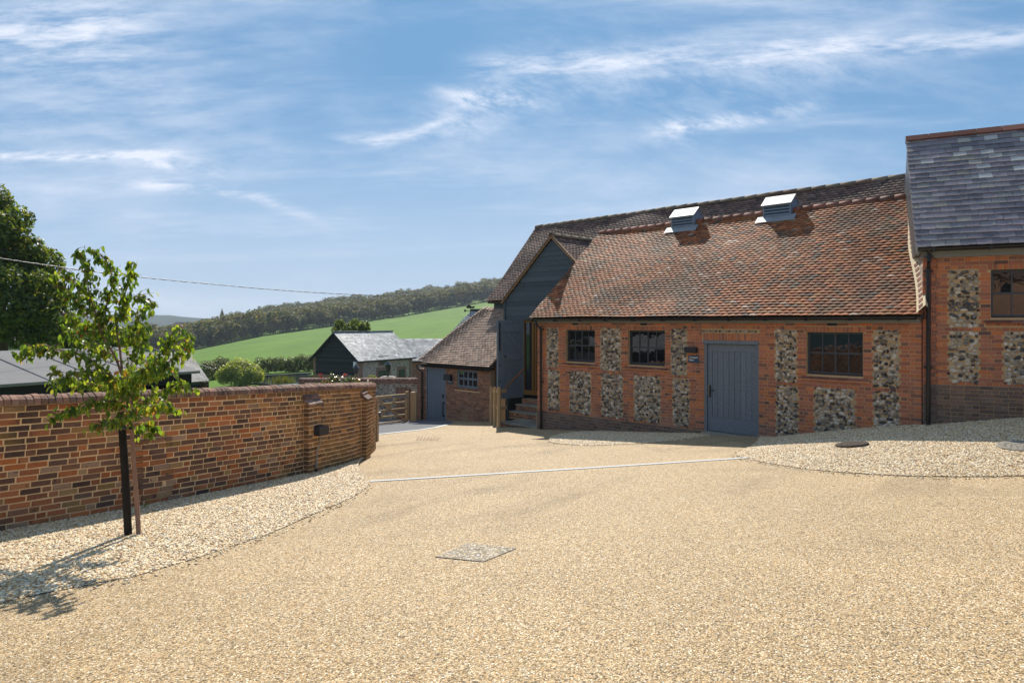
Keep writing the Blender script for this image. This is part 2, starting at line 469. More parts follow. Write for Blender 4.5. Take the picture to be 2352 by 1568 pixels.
BRICK_OLD = pieces_mat('mixed old brick', [(0, (.11, .070, .055)), (.22, (.18, .098, .066)), (.42, (.27, .128, .072)), (.54, (.37, .138, .062)), (.68, (.50, .16, .052)), (.78, (.40, .155, .072)), (.87, (.33, .205, .075)), (.95, (.44, .28, .18)), (1, (.16, .10, .078))],
                       var=.5, patch=((.24, .15, .045), 11, .63, .6), patch2=((.05, .036, .036), 8, .60, .75),
                       stain=[((.38, .29, .22), 30, .66, .55, None, None), ((.055, .04, .035), 1.2, .52, .6, None, None)])
BRICK_ALGAE = pieces_mat('lichened brown brick', [(0, (.15, .092, .058)), (.3, (.24, .13, .068)), (.6, (.34, .17, .076)), (.85, (.42, .205, .075)), (1, (.21, .12, .078))],
                         var=.4, patch=((.06, .042, .036), 8, .58, .6), stain=[((.19, .125, .035), .9, .40, .75, -3.1, -1.7), ((.35, .28, .2), 34, .67, .6, None, None), ((.055, .04, .034), 1.0, .52, .5, None, None)])
BRICK_SHED = pieces_mat('brown red brick', [(0, (.18, .10, .07)), (.3, (.28, .135, .082)), (.6, (.36, .165, .095)), (.8, (.41, .20, .115)), (1, (.20, .125, .10))],
                        var=.35, patch=((.09, .065, .055), 8, .60, .5), stain=[((.33, .26, .17), 1.4, .47, .75, -4.0, -2.9), ((.08, .06, .055), .9, .55, .45, None, None)])
FLINT = pieces_mat('knapped flint', [(0, (.035, .034, .034)), (.20, (.085, .08, .074)), (.38, (.21, .188, .155)), (.58, (.38, .33, .255)), (.80, (.55, .48, .37)), (1, (.70, .63, .52))], rough=.5,
                   var=.4, patch=((.50, .45, .37), 13, .55, .8), patch2=((.022, .022, .024), 14, .60, .85), bs=.5, sc=60, spec=.5)
TILE_RED = pieces_mat('red clay tile', [(0, (.17, .078, .044)), (.15, (.29, .105, .048)), (.35, (.37, .128, .052)), (.55, (.43, .16, .062)), (.7, (.33, .108, .046)), (.80, (.37, .175, .068)), (.89, (.18, .11, .07)), (.95, (.10, .088, .07)), (.975, (.50, .29, .18)), (1, (.66, .48, .36))],
                      rough=.7, var=.4, patch=((.13, .085, .06), 10, .60, .5), stain=[((.085, .062, .042), .75, .47, .7, None, None), ((.16, .12, .04), 3.0, .62, .5, None, None)], spec=.15)
TILE_BROWN = pieces_mat('weathered brown tile', [(0, (.11, .075, .06)), (.3, (.17, .105, .078)), (.6, (.22, .125, .09)), (.85, (.27, .16, .115)), (1, (.15, .11, .088))],
                        rough=.75, var=.45, stain=[((.20, .16, .10), 7, .64, .5, None, None), ((.05, .038, .034), .8, .52, .4, None, None)], spec=.3)
TILE_PALE = pieces_mat('pale brown tile', [(0, (.26, .175, .128)), (.3, (.36, .235, .168)), (.6, (.42, .275, .195)), (.85, (.48, .34, .25)), (1, (.27, .215, .17))],
                       rough=.8, var=.4, stain=[((.13, .11, .09), 1.3, .52, .4, None, None)], spec=.25)
SLATE = pieces_mat('purple grey slate', [(0, (.13, .11, .112)), (.35, (.20, .165, .168)), (.65, (.25, .20, .20)), (.80, (.19, .18, .175)), (.90, (.26, .22, .165)), (1, (.50, .48, .44))],
                   rough=.42, var=.45, patch=((.22, .215, .20), 14, .64, .55), stain=[((.05, .047, .045), 1.7, .56, .6, None, None)], bs=.5, sc=35, spec=.45)
SLATE_FAR = pieces_mat('silvery slate', [(0, (.27, .26, .245)), (.5, (.40, .385, .36)), (.85, (.50, .48, .45)), (1, (.62, .60, .56))], rough=.42, var=.6, stain=[((.11, .11, .10), .8, .5, .45, None, None)], spec=.5, sc=12)
SLATE_MID = pieces_mat('mid grey slate', [(0, (.12, .12, .12)), (.5, (.17, .17, .17)), (.85, (.21, .205, .20)), (1, (.28, .275, .265))], rough=.55, var=.4, stain=[((.09, .09, .08), .8, .5, .4, None, None)], spec=.3, sc=12)
RIDGE_RED = pieces_mat('ridge tile clay', [(0, (.17, .072, .05)), (.5, (.27, .105, .07)), (.8, (.31, .135, .095)), (1, (.19, .11, .085))], rough=.75, var=.3, patch=((.33, .22, .17), 9, .60, .4), spec=.15)
RIDGE_LICHEN = pieces_mat('lichened ridge tile', [(0, (.18, .14, .10)), (.5, (.24, .19, .13)), (1, (.21, .13, .09))], var=.4, patch=((.40, .24, .06), 4, .62, .8), spec=.2)
PAINT_BLACK = pieces_mat('blue black boarding', [(0, (.066, .085, .096)), (1, (.092, .112, .126))], rough=.55, var=.3, patch=((.05, .06, .07), 3, .66, .4), bs=.25, sc=25, spec=.3, hi=1.15)
PAINT_JET = pieces_mat('jet black boarding', [(0, (.012, .013, .017)), (1, (.028, .029, .034))], rough=.6, var=.5, bs=.2, spec=.2)
PAINT_GREY = pieces_mat('blue grey paint', [(0, (.20, .235, .270)), (1, (.215, .252, .29))], rough=.5, var=.06, bs=.08, sc=20, spec=.35, hi=1.04)
PAINT_DARK = pieces_mat('dark slate blue paint', [(0, (.16, .20, .24)), (1, (.185, .225, .265))], rough=.5, var=.1, bs=.12, sc=22, spec=.3)
FASCIA = plain('grey green fascia', (.22, .24, .235), .5, .3, var=.15)
STEEL_PAINT = plain('grey steel window frame', (.055, .062, .072), .45, .4, var=.1)
BLACK_PLASTIC = plain('black gutter plastic', (.012, .012, .014), .28, .5, var=.15)
DARK_BOX = plain('charcoal enamel', (.028, .030, .035), .45, .4, var=.1)
BLACK_IRON = plain('black iron', (.012, .012, .012), .4, .5, var=.2)
BRASS = plain('satin brass', (.45, .36, .20), .35, .5, .8, var=.1)
GALV = plain('galvanised sheet', (.30, .31, .32), .5, .4, .3, var=.28, sc=4)
VENT_BLUE = plain('grey blue louvre metal', (.21, .26, .32), .45, .4, .2, var=.12)
PLAQUE = plain('slate blue plaque', (.035, .075, .12), .4, .4, var=.05)
WHITE = plain('white paint', (.78, .78, .76), .7, .3, var=.06)
LINE_WHITE = plain('pale concrete channel', (.60, .60, .57), .8, .2, var=.15, sc=8)
ASPHALT = plain('grey tarmac', (.16, .16, .165), .9, .2, var=.25, sc=12, bs=.5)
STONE = pieces_mat('york stone', [(0, (.22, .20, .165)), (.5, (.30, .275, .22)), (1, (.36, .32, .25))], var=.3, stain=[((.14, .13, .12), 2.0, .52, .5, None, None)], rough=.75)
OAK = pieces_mat('new oak timber', [(0, (.44, .27, .12)), (.5, (.52, .32, .15)), (1, (.56, .37, .19))], rough=.65, var=.2, patch=((.26, .14, .055), 7, .64, .5), sc=30, spec=.25)
OAK_DARK = pieces_mat('oiled oak frame', [(0, (.22, .115, .035)), (1, (.28, .15, .05))], rough=.5, var=.2, sc=25)
HANDRAIL = plain('orange hardwood', (.33, .12, .035), .4, .4, var=.2)
STAKE = plain('dark stained stake', (.020, .017, .014), .75, .2, var=.5, sc=10, bs=.5)
BARK = plain('young bark', (.28, .165, .115), .8, .2, var=.35, sc=14, bs=.5)
BARK_DK = plain('dark bark', (.085, .065, .05), .9, .1, var=.4, sc=8, bs=.5)
FELT = plain('grey mineral felt', (.21, .205, .20), .9, .2, var=.2, sc=5, bs=.4)
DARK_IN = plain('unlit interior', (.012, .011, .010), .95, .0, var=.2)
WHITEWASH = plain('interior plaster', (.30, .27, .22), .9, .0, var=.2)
LEAD = plain('lead grey coping', (.05, .053, .06), .4, .5, .3, var=.2)
RUST = plain('rusty iron', (.060, .042, .034), .75, .3, .3, var=.4, sc=30, bs=.5)

def glass_mat(name, tint=(.012, .013, .014), ior=1.9, wav=.05):
    m, t = new_mat(name); p = pos(t)
    n = t.noise(p, 3.2, 2, .5)
    out(t, tint, .02, n, wav, .05, .5, 0.0, ior)
    return m
GLASS = glass_mat('old window glass', ior=2.1)
GLASS_FAR = glass_mat('far window glass', (.03, .035, .04), 1.5, .02)

def flint_wall_mat(name, sc=15.0, lo=(.10, .093, .083), hi=(.55, .49, .41), mort=(.42, .34, .25)):
    m, t = new_mat(name); p = pos(t)
    vo = t.n('ShaderNodeTexVoronoi', {'feature': 'F1'}, Vector=p, Scale=sc, Randomness=1.0)
    ed = t.n('ShaderNodeTexVoronoi', {'feature': 'DISTANCE_TO_EDGE'}, Vector=p, Scale=sc)
    r = t.n('ShaderNodeSeparateColor', None, i0=vo.outputs['Color']).outputs[0]
    c = t.ramp(r, [(0, lo), (.5, tuple((a + b) / 2.6 for a, b in zip(lo, hi))), (1, hi)])
    c = t.mix(t.step(ed.outputs['Distance'], .10, .03), c, mort)
    c = t.scalecol(c, t.m('ADD', t.m('MULTIPLY', t.noise(p, 1.2, 4), .6), .7))
    out(t, c, .8, ed.outputs['Distance'], .8, .03); return m
FLINT_WALL = flint_wall_mat('flint rubble')
FLINT_FAR = flint_wall_mat('far flint rubble', 8.5, (.20, .17, .14), (.55, .46, .36), (.44, .35, .26))
def brick_wall_mat(name, c1=(.17, .07, .045), c2=(.24, .105, .065), mort=(.33, .25, .17), sc=1.0):
    """courses for walls too far to tell the bricks apart"""
    m, t = new_mat(name); p = pos(t); sp = t.n('ShaderNodeSeparateXYZ', None, i0=p)
    h = t.m('ADD', t.m('MULTIPLY', sp.outputs[0], .8), t.m('MULTIPLY', sp.outputs[1], .6))
    vec = t.n('ShaderNodeCombineXYZ', None, i0=h, i1=sp.outputs[2], i2=0.0).outputs[0]
    b = t.n('ShaderNodeTexBrick', None, Vector=vec, Scale=sc, Color1=(*c1, 1), Color2=(*c2, 1), Mortar=(*mort, 1))
    b.inputs['Mortar Size'].default_value = .012; b.inputs['Brick Width'].default_value = .225; b.inputs['Row Height'].default_value = .075
    c = t.scalecol(b.outputs[0], t.m('ADD', t.m('MULTIPLY', t.noise(p, 1.5, 5, .6), .8), .6))
    out(t, c, .9, b.outputs['Fac'], -.4, .01); return m
BRICK_FAR = brick_wall_mat('far brickwork')

def aggregate_mat(name, scale, stops, gap=.55, lift=1.0, swirl=.18, bd=.006, bs=.6, tracks=False):
    """small stones set in resin: each cell its own colour, dark between"""
    m, t = new_mat(name); p = pos(t)
    wv = t.vm('ADD', p, t.vm('SCALE', t.n('ShaderNodeTexNoise', None, Vector=p, Scale=scale * .6).outputs['Color'])) if False else p
    vo = t.n('ShaderNodeTexVoronoi', {'feature': 'F1'}, Vector=wv, Scale=scale, Randomness=1.0)
    sc_ = t.n('ShaderNodeSeparateColor', None, i0=vo.outputs['Color'])
    c = t.ramp(sc_.outputs[0], stops)
    d = vo.outputs['Distance']
    shade = t.m('ADD', t.m('MULTIPLY', t.step(d, .75, .25), 1 - gap), gap)
    big = t.m('ADD', t.m('MULTIPLY', t.noise(p, .55, 5, .55, .8), swirl * 2), lift - swirl)
    mid = t.m('ADD', t.m('MULTIPLY', t.noise(p, 30.0, 5, .7), .7), .65)
    bri = t.m('ADD', t.m('MULTIPLY', sc_.outputs[1], .7), .65)
    if tracks:      # worn wheel paths swinging round the yard, and dirt
        sp = t.n('ShaderNodeSeparateXYZ', None, i0=p)
        for (cx, cy, fr, ph, amt) in ((13.0, 1.0, 1.9, 0.0, .17), (-9.0, 16.0, 1.5, 1.1, .13), (6.0, -9.0, 1.2, 2.3, .12)):
            dx = t.m('SUBTRACT', sp.outputs[0], cx); dy = t.m('SUBTRACT', sp.outputs[1], cy)
            rad = t.m('SQRT', t.m('ADD', t.m('MULTIPLY', dx, dx), t.m('MULTIPLY', dy, dy)))
            wv_ = t.m('SINE', t.m('ADD', t.m('MULTIPLY', t.m('ADD', rad, t.m('MULTIPLY', t.noise(p, .35, 3), 1.6)), fr * 2), ph))
            k_ = t.m('MULTIPLY', t.step(wv_, .55, 1.0), t.step(t.noise(p, .22, 3), .42, .62))
            big = t.m('SUBTRACT', big, t.m('MULTIPLY', k_, amt))
        big = t.m('SUBTRACT', big, t.m('MULTIPLY', t.step(t.noise(p, 1.9, 6, .7), .60, .78), .13))
    c = t.scalecol(t.scalecol(c, t.m('MULTIPLY', shade, bri)), t.m('MULTIPLY', big, mid))
    out(t, c, .75, t.m('SUBTRACT', 1.0, d), bs, bd, .35); return m
RESIN = aggregate_mat('resin bound gravel', 112.0, [(0, (.07, .045, .02)), (.14, (.20, .125, .05)), (.3, (.455, .295, .128)), (.5, (.59, .41, .20)), (.7, (.69, .52, .30)), (.82, (.59, .33, .105)), (.92, (.855, .72, .485)), (1, (.90, .83, .68))], gap=.52, tracks=True)
BED = aggregate_mat('gravel bed', 45.0, [(0, (.22, .16, .10)), (.3, (.50, .37, .21)), (.6, (.66, .53, .34)), (.9, (.68, .58, .42)), (1, (.75, .70, .6))], gap=.35)
GRAVEL = pieces_mat('loose flint gravel', [(0, (.20, .14, .09)), (.10, (.44, .27, .12)), (.3, (.62, .42, .20)), (.5, (.75, .575, .335)), (.7, (.80, .67, .445)), (.85, (.86, .77, .59)), (.93, (.36, .32, .27)), (1, (.44, .22, .08))], rough=.6, var=.3, bs=.2, sc=70, spec=.35)

def grass_mat():
    m, t = new_mat('pasture grass'); p = pos(t)
    st = t.n('ShaderNodeMapping', None, Vector=p, Scale=(1.0, .35, 1.0)).outputs[0]
    a = t.noise(st, .055, 5, .6); b = t.noise(p, 1.3, 6, .7); c_ = t.noise(st, .4, 5, .65)
    c = t.ramp(a, [(.3, (.070, .145, .008)), (.55, (.095, .190, .010)), (.75, (.125, .220, .014))])
    c = t.mix(t.m('MULTIPLY', t.step(c_, .52, .72), .5), c, (.05, .10, .010))
    c = t.scalecol(c, t.m('ADD', t.m('MULTIPLY', b, .7), .65))
    out(t, c, .9, b, .6, .12, .15); return m
GRASS = grass_mat()
def leaf_mat(name, stops, trans=.45, rough=.4, spec=.35, var=.5):
    m, t = new_mat(name); p = pos(t); r = rnd(t)
    c = t.ramp(r, stops); r2 = t.m('FRACT', t.m('MULTIPLY', r, 13.7))
    c = t.scalecol(c, t.m('ADD', t.m('MULTIPLY', r2, var), 1 - var / 2))
    pr = t.n('ShaderNodeBsdfPrincipled', None, Base_Color=c, Roughness=rough)
    pr.inputs['Specular IOR Level'].default_value = spec
    tc = t.mix(1.0, c, (1.9, 1.7, .55), 'MULTIPLY')
    tr = t.n('ShaderNodeBsdfTranslucent', None, Color=tc)
    mx = t.n('ShaderNodeMixShader', None, i0=trans, i1=pr.outputs[0], i2=tr.outputs[0])
    t.n('ShaderNodeOutputMaterial', None, Surface=mx.outputs[0]); return m
LEAF_APPLE = leaf_mat('crab apple leaf', [(0, (.06, .125, .03)), (.45, (.105, .185, .035)), (.75, (.17, .25, .042)), (.95, (.27, .31, .055)), (.985, (.30, .22, .05)), (1, (.32, .12, .035))], .6, .35, .45)
LEAF_TREE = leaf_mat('lime tree leaf', [(0, (.045, .08, .018)), (.5, (.08, .13, .026)), (.85, (.15, .19, .036)), (1, (.24, .23, .05))], .5, .45, .3)
LEAF_WILLOW = leaf_mat('pale willow leaf', [(0, (.16, .21, .05)), (.5, (.24, .30, .07)), (.9, (.33, .37, .11)), (1, (.42, .43, .18))], .5)
LEAF_HEDGE = leaf_mat('hedge leaf', [(0, (.04, .062, .018)), (.6, (.075, .10, .026)), (.9, (.15, .155, .045)), (1, (.22, .18, .06))], .4)
LEAF_WOOD = leaf_mat('autumn wood leaf', [(0, (.045, .066, .022)), (.45, (.070, .092, .028)), (.75, (.12, .125, .034)), (.92, (.19, .155, .038)), (1, (.22, .13, .035))], .35, .6, .12)
LEAF_ROSE = leaf_mat('rose leaf', [(0, (.03, .06, .018)), (.7, (.06, .10, .03)), (.92, (.12, .12, .03)), (1, (.3, .10, .03))], .35, .25, .6)
LEAF_SHRUB = leaf_mat('bright shrub leaf', [(0, (.12, .17, .02)), (1, (.25, .27, .04))], .4)
FRUIT = plain('red crab apple', (.55, .03, .02), .3, .5, var=.2)
PETAL_PINK = plain('pink petal', (.65, .22, .24), .6, .2, var=.2)
PETAL_RED = plain('red petal', (.55, .035, .02), .6, .2, var=.2)
PETAL_CORAL = plain('coral petal', (.75, .20, .13), .6, .2, var=.2)
FALLEN = plain('fallen orange leaf', (.40, .13, .03), .6, .3, var=.3)
WATER, _t = new_mat('pond water'); out(_t, (.02, .03, .02), .06, _t.noise(pos(_t), 2.0, 3), .15, .05, .5, 0, 1.6)

# ------------------------------------------------------------------ SETTING: ground, yard, hills
def lerp(a, b, t): return a + (b - a) * t
def interp(x, xs, ys): return float(np.interp(x, xs, ys))
CU = [-.476, -.367, -.2526, -.163, -.036, .08]
CY = [330, 395, 470, 545, 640, 700]
CA = [-66, -30, -5, 15, 49, 80]
def terrain(x, y):
    u = max(-.7, min(.12, x / max(y, 20.0)))
    base = gz(x, y)
    if y < 72: return base - .03
    yc = interp(u, CU, CY); zc = interp(u, CU, CA) / FPX * yc
    y0 = 112.0
    if y < y0: return lerp(gz(x, 72) - .03, -7.75, min(1, (y - 72) / 25))
    if y < yc:
        t = (y - y0) / (yc - y0)
        return lerp(-7.75, zc, t ** 1.12 * (1 - .0 * t))
    slope = interp(u, [-.6, -.476, -.36, -.02, .1], [-.030, -.004, .030, .085, .09])
    return zc + (min(y, 1000) - yc) * slope
ys = np.concatenate([np.arange(-40, 70, 5), np.arange(70, 130, 4), np.arange(130, 300, 9), np.arange(300, 760, 10), np.arange(760, 1600, 60)])
us = np.concatenate([np.linspace(-900, -120, 14), np.arange(-112, 100, 7), np.linspace(110, 900, 12)])
xs = us
def grid(xs, ys, f):
    X, Yg = np.meshgrid(xs, ys)
    Z = np.array([f(x, y) for x, y in zip(X.ravel(), Yg.ravel())])
    v = np.stack([X.ravel(), Yg.ravel(), Z], 1); n = len(xs)
    i, j = np.meshgrid(np.arange(len(xs) - 1), np.arange(len(ys) - 1)); a = (j * n + i).ravel()
    return v, np.stack([a, a + 1, a + n + 1, a + n], 1)
# the sheet widens with distance: columns are bearings beyond the farm
def grid_fan(ts, ys, f):
    vs = []
    for y in ys:
        k = min(11.0, max(1.0, y / 70.0))
        for t in ts: vs.append((t * k, y, f(t * k, y)))
    n = len(ts); i, j = np.meshgrid(np.arange(n - 1), np.arange(len(ys) - 1)); a = (j * n + i).ravel()
    return np.array(vs), np.stack([a, a + 1, a + n + 1, a + n], 1)
ts = np.concatenate([np.linspace(-220, -60, 12), np.arange(-56, 30, 1.6), np.linspace(32, 200, 12)])
v_, f_ = grid_fan(ts, ys, terrain)
tag(obj('ground', mesh_np('ground', v_, [f_]), GRASS, smooth=True), kind='structure')

fc_v = []; 
for y in np.arange(36, 76, 4.0):
    for x in (-15.5 - (y - 36) * .12, -8, 0, 8): fc_v.append((x, y, terrain(x, y) + .02))
fc_q = [(j * 4 + i, j * 4 + i + 1, j * 4 + i + 5, j * 4 + i + 4) for j in range(9) for i in range(3)]
tag(obj('forecourt', mesh_np('forecourt', np.array(fc_v), [np.array(fc_q)]), ASPHALT), kind='structure')
# far hill, blue with distance
hb = MB()
hx = np.linspace(-1500, 900, 60)
prof = [4 + 24 * math.exp(-((x + 1180) / 260) ** 2) + 3 * mnoise.noise((x / 60, 3, 1)) for x in hx]
for i in range(len(hx) - 1):
    for k in range(4):
        a0, a1 = k / 4, (k + 1) / 4
        e = lambda a: (math.sin(a * math.pi / 2))
        hb.quad((hx[i], 1750 + 350 * a0, lerp(-60, prof[i], e(a0))), (hx[i + 1], 1750 + 350 * a0, lerp(-60, prof[i + 1], e(a0))),
                (hx[i + 1], 1750 + 350 * a1, lerp(-60, prof[i + 1], e(a1))), (hx[i], 1750 + 350 * a1, lerp(-60, prof[i], e(a1))))
tag(hb.build('hills', plain('distant woodland', (.055, .075, .045), .95, 0, var=.3, sc=.02), smooth=True), kind='structure')

# garden wall path (front face), plan
WP = [(-9.65, 2.27), (-7.8, 5.12), (-5.97, 7.95), (-5.05, 9.37), (-4.3, 10.75), (-3.67, 12.1), (-3.28, 13.25), (-3.14, 14.4), (-3.2, 15.9), (-3.52, 17.3), (-4.3, 18.4)]
def catmull(pts, n=24):
    o = []
    p = [np.array(a, float) for a in pts]; p = [2 * p[0] - p[1]] + p + [2 * p[-1] - p[-2]]
    for i in range(1, len(p) - 2):
        for k in range(n):
            t = k / n; t2, t3 = t * t, t * t * t
            o.append(.5 * (2 * p[i] + (p[i + 1] - p[i - 1]) * t + (2 * p[i - 1] - 5 * p[i] + 4 * p[i + 1] - p[i + 2]) * t2 + (3 * p[i] - p[i - 1] - 3 * p[i + 1] + p[i + 2]) * t3))
    o.append(p[-2]); return np.array(o)
wpath = catmull(WP); wlen = np.concatenate([[0], np.cumsum(np.linalg.norm(np.diff(wpath, axis=0), axis=1))])
def wat(t):
    """point and unit tangent on the wall path at arc length t"""
    x = np.interp(t, wlen, wpath[:, 0]); y = np.interp(t, wlen, wpath[:, 1])
    x2 = np.interp(t + .05, wlen, wpath[:, 0]); y2 = np.interp(t + .05, wlen, wpath[:, 1])
    x1 = np.interp(t - .05, wlen, wpath[:, 0]); y1 = np.interp(t - .05, wlen, wpath[:, 1])
    d = np.array([x2 - x1, y2 - y1]); d /= np.linalg.norm(d); return x, y, d
def wall_x(y):
    m_ = wpath[:, 1] <= 17.3
    return float(np.interp(y, wpath[m_][:, 1], wpath[m_][:, 0])) if y < 17.3 else interp(y, [17.3, 19, 31], [-3.5, -6.5, -11])
yv = []; yq = []
yrow = np.concatenate([np.arange(-38, 28.01, .75)])
for j, y in enumerate(yrow):
    x0 = wall_x(y) - .1 if y > 2.3 else -9.75; x1 = 15 if y > 5 else 26
    for i in range(41):
        x = lerp(x0, x1, i / 40); yv.append((x, y, gz(x, y) + .006 * mnoise.noise((x * .5, y * .5, 0))))
for j in range(len(yrow) - 1):
    for i in range(40): a = j * 41 + i; yq.append((a, a + 1, a + 42, a + 41))
tag(obj('yard', mesh_np('yard', np.array(yv), [np.array(yq)]), RESIN, smooth=True), kind='structure')

def ground_strip(name, pts, wd, m, dz=.012, frame_pts=None, **kw):
    b = MB(); L = []
    for i, p in enumerate(pts):
        a = Vector(pts[max(i - 1, 0)]); c = Vector(pts[min(i + 1, len(pts) - 1)]); d = (c - a); d.z = 0; d.normalize()
        sd = Vector((-d.y, d.x, 0)) * wd / 2; L.append((Vector(p) - sd, Vector(p) + sd))
    for i in range(len(L) - 1):
        z = Vector((0, 0, dz))
        b.add([L[i][0] + z, L[i + 1][0] + z, L[i + 1][1] + z, L[i][1] + z, L[i][0] - z * 2, L[i + 1][0] - z * 2, L[i + 1][1] - z * 2, L[i][1] - z * 2],
              [(3, 2, 1, 0), (0, 1, 5, 4), (2, 3, 7, 6)])
    return tag(b.build(name, m), **kw)
# tarmac drive beyond the pale channel
l2 = [Gp(800, 1006), Gp(865, 998), Gp(960, 988), Gp(1000, 982), Gp(1030, 975)]
tm = MB(); poly = [(p.x, p.y) for p in l2] + [(-2.2, 25.6), (-3.2, 28.6), (-9, 34), (-16, 30), (-9, 20)]
ctr = (sum(p[0] for p in poly) / len(poly), sum(p[1] for p in poly) / len(poly))
vsx = [(x, y, gz(x, y) + .010) for x, y in poly] + [(ctr[0], ctr[1], gz(*ctr) + .010)]
tm.add(vsx, [(i, (i + 1) % len(poly), len(poly)) for i in range(len(poly))])
tag(tm.build('drive', ASPHALT), kind='structure')
def dens(pts, n=12):
    c = catmull([(p[0], p[1]) for p in pts], n); return [Vector((x, y, gz(x, y))) for x, y in c]
ground_strip('drainage_channel', [Gp(850, 1106), Gp(1140, 1088.5), Gp(1430, 1070.5), Gp(1716, 1052)], .075, LINE_WHITE, .014, label='white drainage channel crossing the yard from gravel to gravel', cat='drain')
ground_strip('drainage_channel', l2, .13, LINE_WHITE, .016, label='white edging channel between the yard and the grey drive by the gate', cat='drain')

# gravel beds: a lofted sheet with loose stones scattered over it
def stones_tree(join=True):
    ng = bpy.data.node_groups.new('scatter stones', 'GeometryNodeTree')
    ng.interface.new_socket('Geometry', in_out='INPUT', socket_type='NodeSocketGeometry')
    ng.interface.new_socket('Density', in_out='INPUT', socket_type='NodeSocketFloat')
    ng.interface.new_socket('Size', in_out='INPUT', socket_type='NodeSocketFloat')
    ng.interface.new_socket('Geometry', in_out='OUTPUT', socket_type='NodeSocketGeometry')
    N = ng.nodes.new; Lk = ng.links.new
    gi = N('NodeGroupInput'); go = N('NodeGroupOutput')
    dp = N('GeometryNodeDistributePointsOnFaces'); Lk(gi.outputs[0], dp.inputs['Mesh']); Lk(gi.outputs[1], dp.inputs['Density'])
    ico = N('GeometryNodeMeshIcoSphere'); ico.inputs['Radius'].default_value = 1.0; ico.inputs['Subdivisions'].default_value = 2
    sp = N('GeometryNodeSetPosition'); Lk(ico.outputs[0], sp.inputs['Geometry'])
    nz = N('ShaderNodeTexNoise'); nz.inputs['Scale'].default_value = 1.1
    sub = N('ShaderNodeVectorMath'); sub.operation = 'SUBTRACT'; Lk(nz.outputs['Color'], sub.inputs[0]); sub.inputs[1].default_value = (.5, .5, .5)
    scl = N('ShaderNodeVectorMath'); scl.operation = 'SCALE'; Lk(sub.outputs[0], scl.inputs[0]); scl.inputs['Scale'].default_value = 1.3
    Lk(scl.outputs[0], sp.inputs['Offset'])
    sm = N('GeometryNodeSetShadeSmooth'); Lk(sp.outputs[0], sm.inputs[0])
    mt = N('GeometryNodeSetMaterial'); Lk(sm.outputs[0], mt.inputs[0]); mt.inputs['Material'].default_value = GRAVEL
    ip = N('GeometryNodeInstanceOnPoints'); Lk(dp.outputs['Points'], ip.inputs['Points']); Lk(mt.outputs[0], ip.inputs['Instance'])
    rr = N('FunctionNodeRandomValue'); rr.data_type = 'FLOAT_VECTOR'; rr.inputs[0].default_value = (-.5, -.5, 0); rr.inputs[1].default_value = (.5, .5, 6.28)
    Lk(rr.outputs[0], ip.inputs['Rotation'])
    rs = N('FunctionNodeRandomValue'); rs.data_type = 'FLOAT_VECTOR'; rs.inputs[0].default_value = (.6, .5, .3); rs.inputs[1].default_value = (1.5, 1.05, .75)
    rs.inputs['Seed'].default_value = 5
    mu = N('ShaderNodeVectorMath'); mu.operation = 'SCALE'; Lk(rs.outputs[0], mu.inputs[0]); Lk(gi.outputs[2], mu.inputs['Scale'])
    Lk(mu.outputs[0], ip.inputs['Scale'])
    jg = N('GeometryNodeJoinGeometry'); Lk(gi.outputs[0], jg.inputs[0]); Lk(ip.outputs[0], jg.inputs[0])
    Lk(jg.outputs[0] if join else ip.outputs[0], go.inputs[0]); return ng
STONES = stones_tree(); SPILL = stones_tree(False)
from mathutils.bvhtree import BVHTree
BVH = []
def bed(near, far, rows=8, dens_=2300, size=.0145, bulge=.05, spill=True):
    n = 60
    def res(pts):
        a = catmull(pts, 10) if len(pts[0]) == 3 else catmull(pts, 10)
        l = np.concatenate([[0], np.cumsum(np.linalg.norm(np.diff(a[:, :2], axis=0), axis=1))]); t = np.linspace(0, l[-1], n)
        return np.stack([np.interp(t, l, a[:, k]) for k in range(3)], 1)
    A = res(near); B = res(far); v = []
    if spill:
        sv_ = []
        for i in range(n):
            dv_ = A[i] - B[i]; dv_[2] = 0; dv_ /= max(1e-6, np.linalg.norm(dv_)); k_ = .10 + .22 * (.5 + .5 * mnoise.noise((i * .35, near[0][0], 2)))
            for e in (0.0, k_): q_ = A[i] + dv_ * e; sv_.append((q_[0], q_[1], gz(q_[0], q_[1]) + .004))
        so = obj('gravel', mesh_np('gravel', np.array(sv_), [np.array([(2 * i, 2 * i + 1, 2 * i + 3, 2 * i + 2) for i in range(n - 1)])]), GRAVEL); so['kind'] = 'stuff'
        sm_ = so.modifiers.new('stones', 'NODES'); sm_.node_group = SPILL
        ii = [it.identifier for it in SPILL.interface.items_tree if it.in_out == 'INPUT']; sm_[ii[1]] = 160.0; sm_[ii[2]] = float(size) * .8
    for i in range(1, n - 1):
        dv_ = A[i] - B[i]; dv_[2] = 0; dv_ /= max(1e-6, np.linalg.norm(dv_)); A[i] += dv_ * .035 * mnoise.noise((i * .8, near[0][1], 5))
    for j in range(rows + 1):
        t = j / rows
        for i in range(n):
            p = lerp(A[i], B[i], t); z = p[2] + bulge * math.sin(math.pi * min(1, t * 1.0)) * (1 if bulge else 0) + .004
            v.append((p[0], p[1], max(z, gz(p[0], p[1]) + .004)))
    q = [(j * n + i, j * n + i + 1, (j + 1) * n + i + 1, (j + 1) * n + i) for j in range(rows) for i in range(n - 1)]
    BVH.append(BVHTree.FromPolygons([Vector(p) for p in v], q))
    o = obj('gravel', mesh_np('gravel', np.array(v), [np.array(q)]), BED, smooth=True); o['kind'] = 'stuff'
    md = o.modifiers.new('stones', 'NODES'); md.node_group = STONES
    ids = [it.identifier for it in STONES.interface.items_tree if it.in_out == 'INPUT']
    md[ids[1]] = float(dens_); md[ids[2]] = float(size)
    return A
T3 = lambda v, dz=0: (v.x, v.y, v.z + dz)
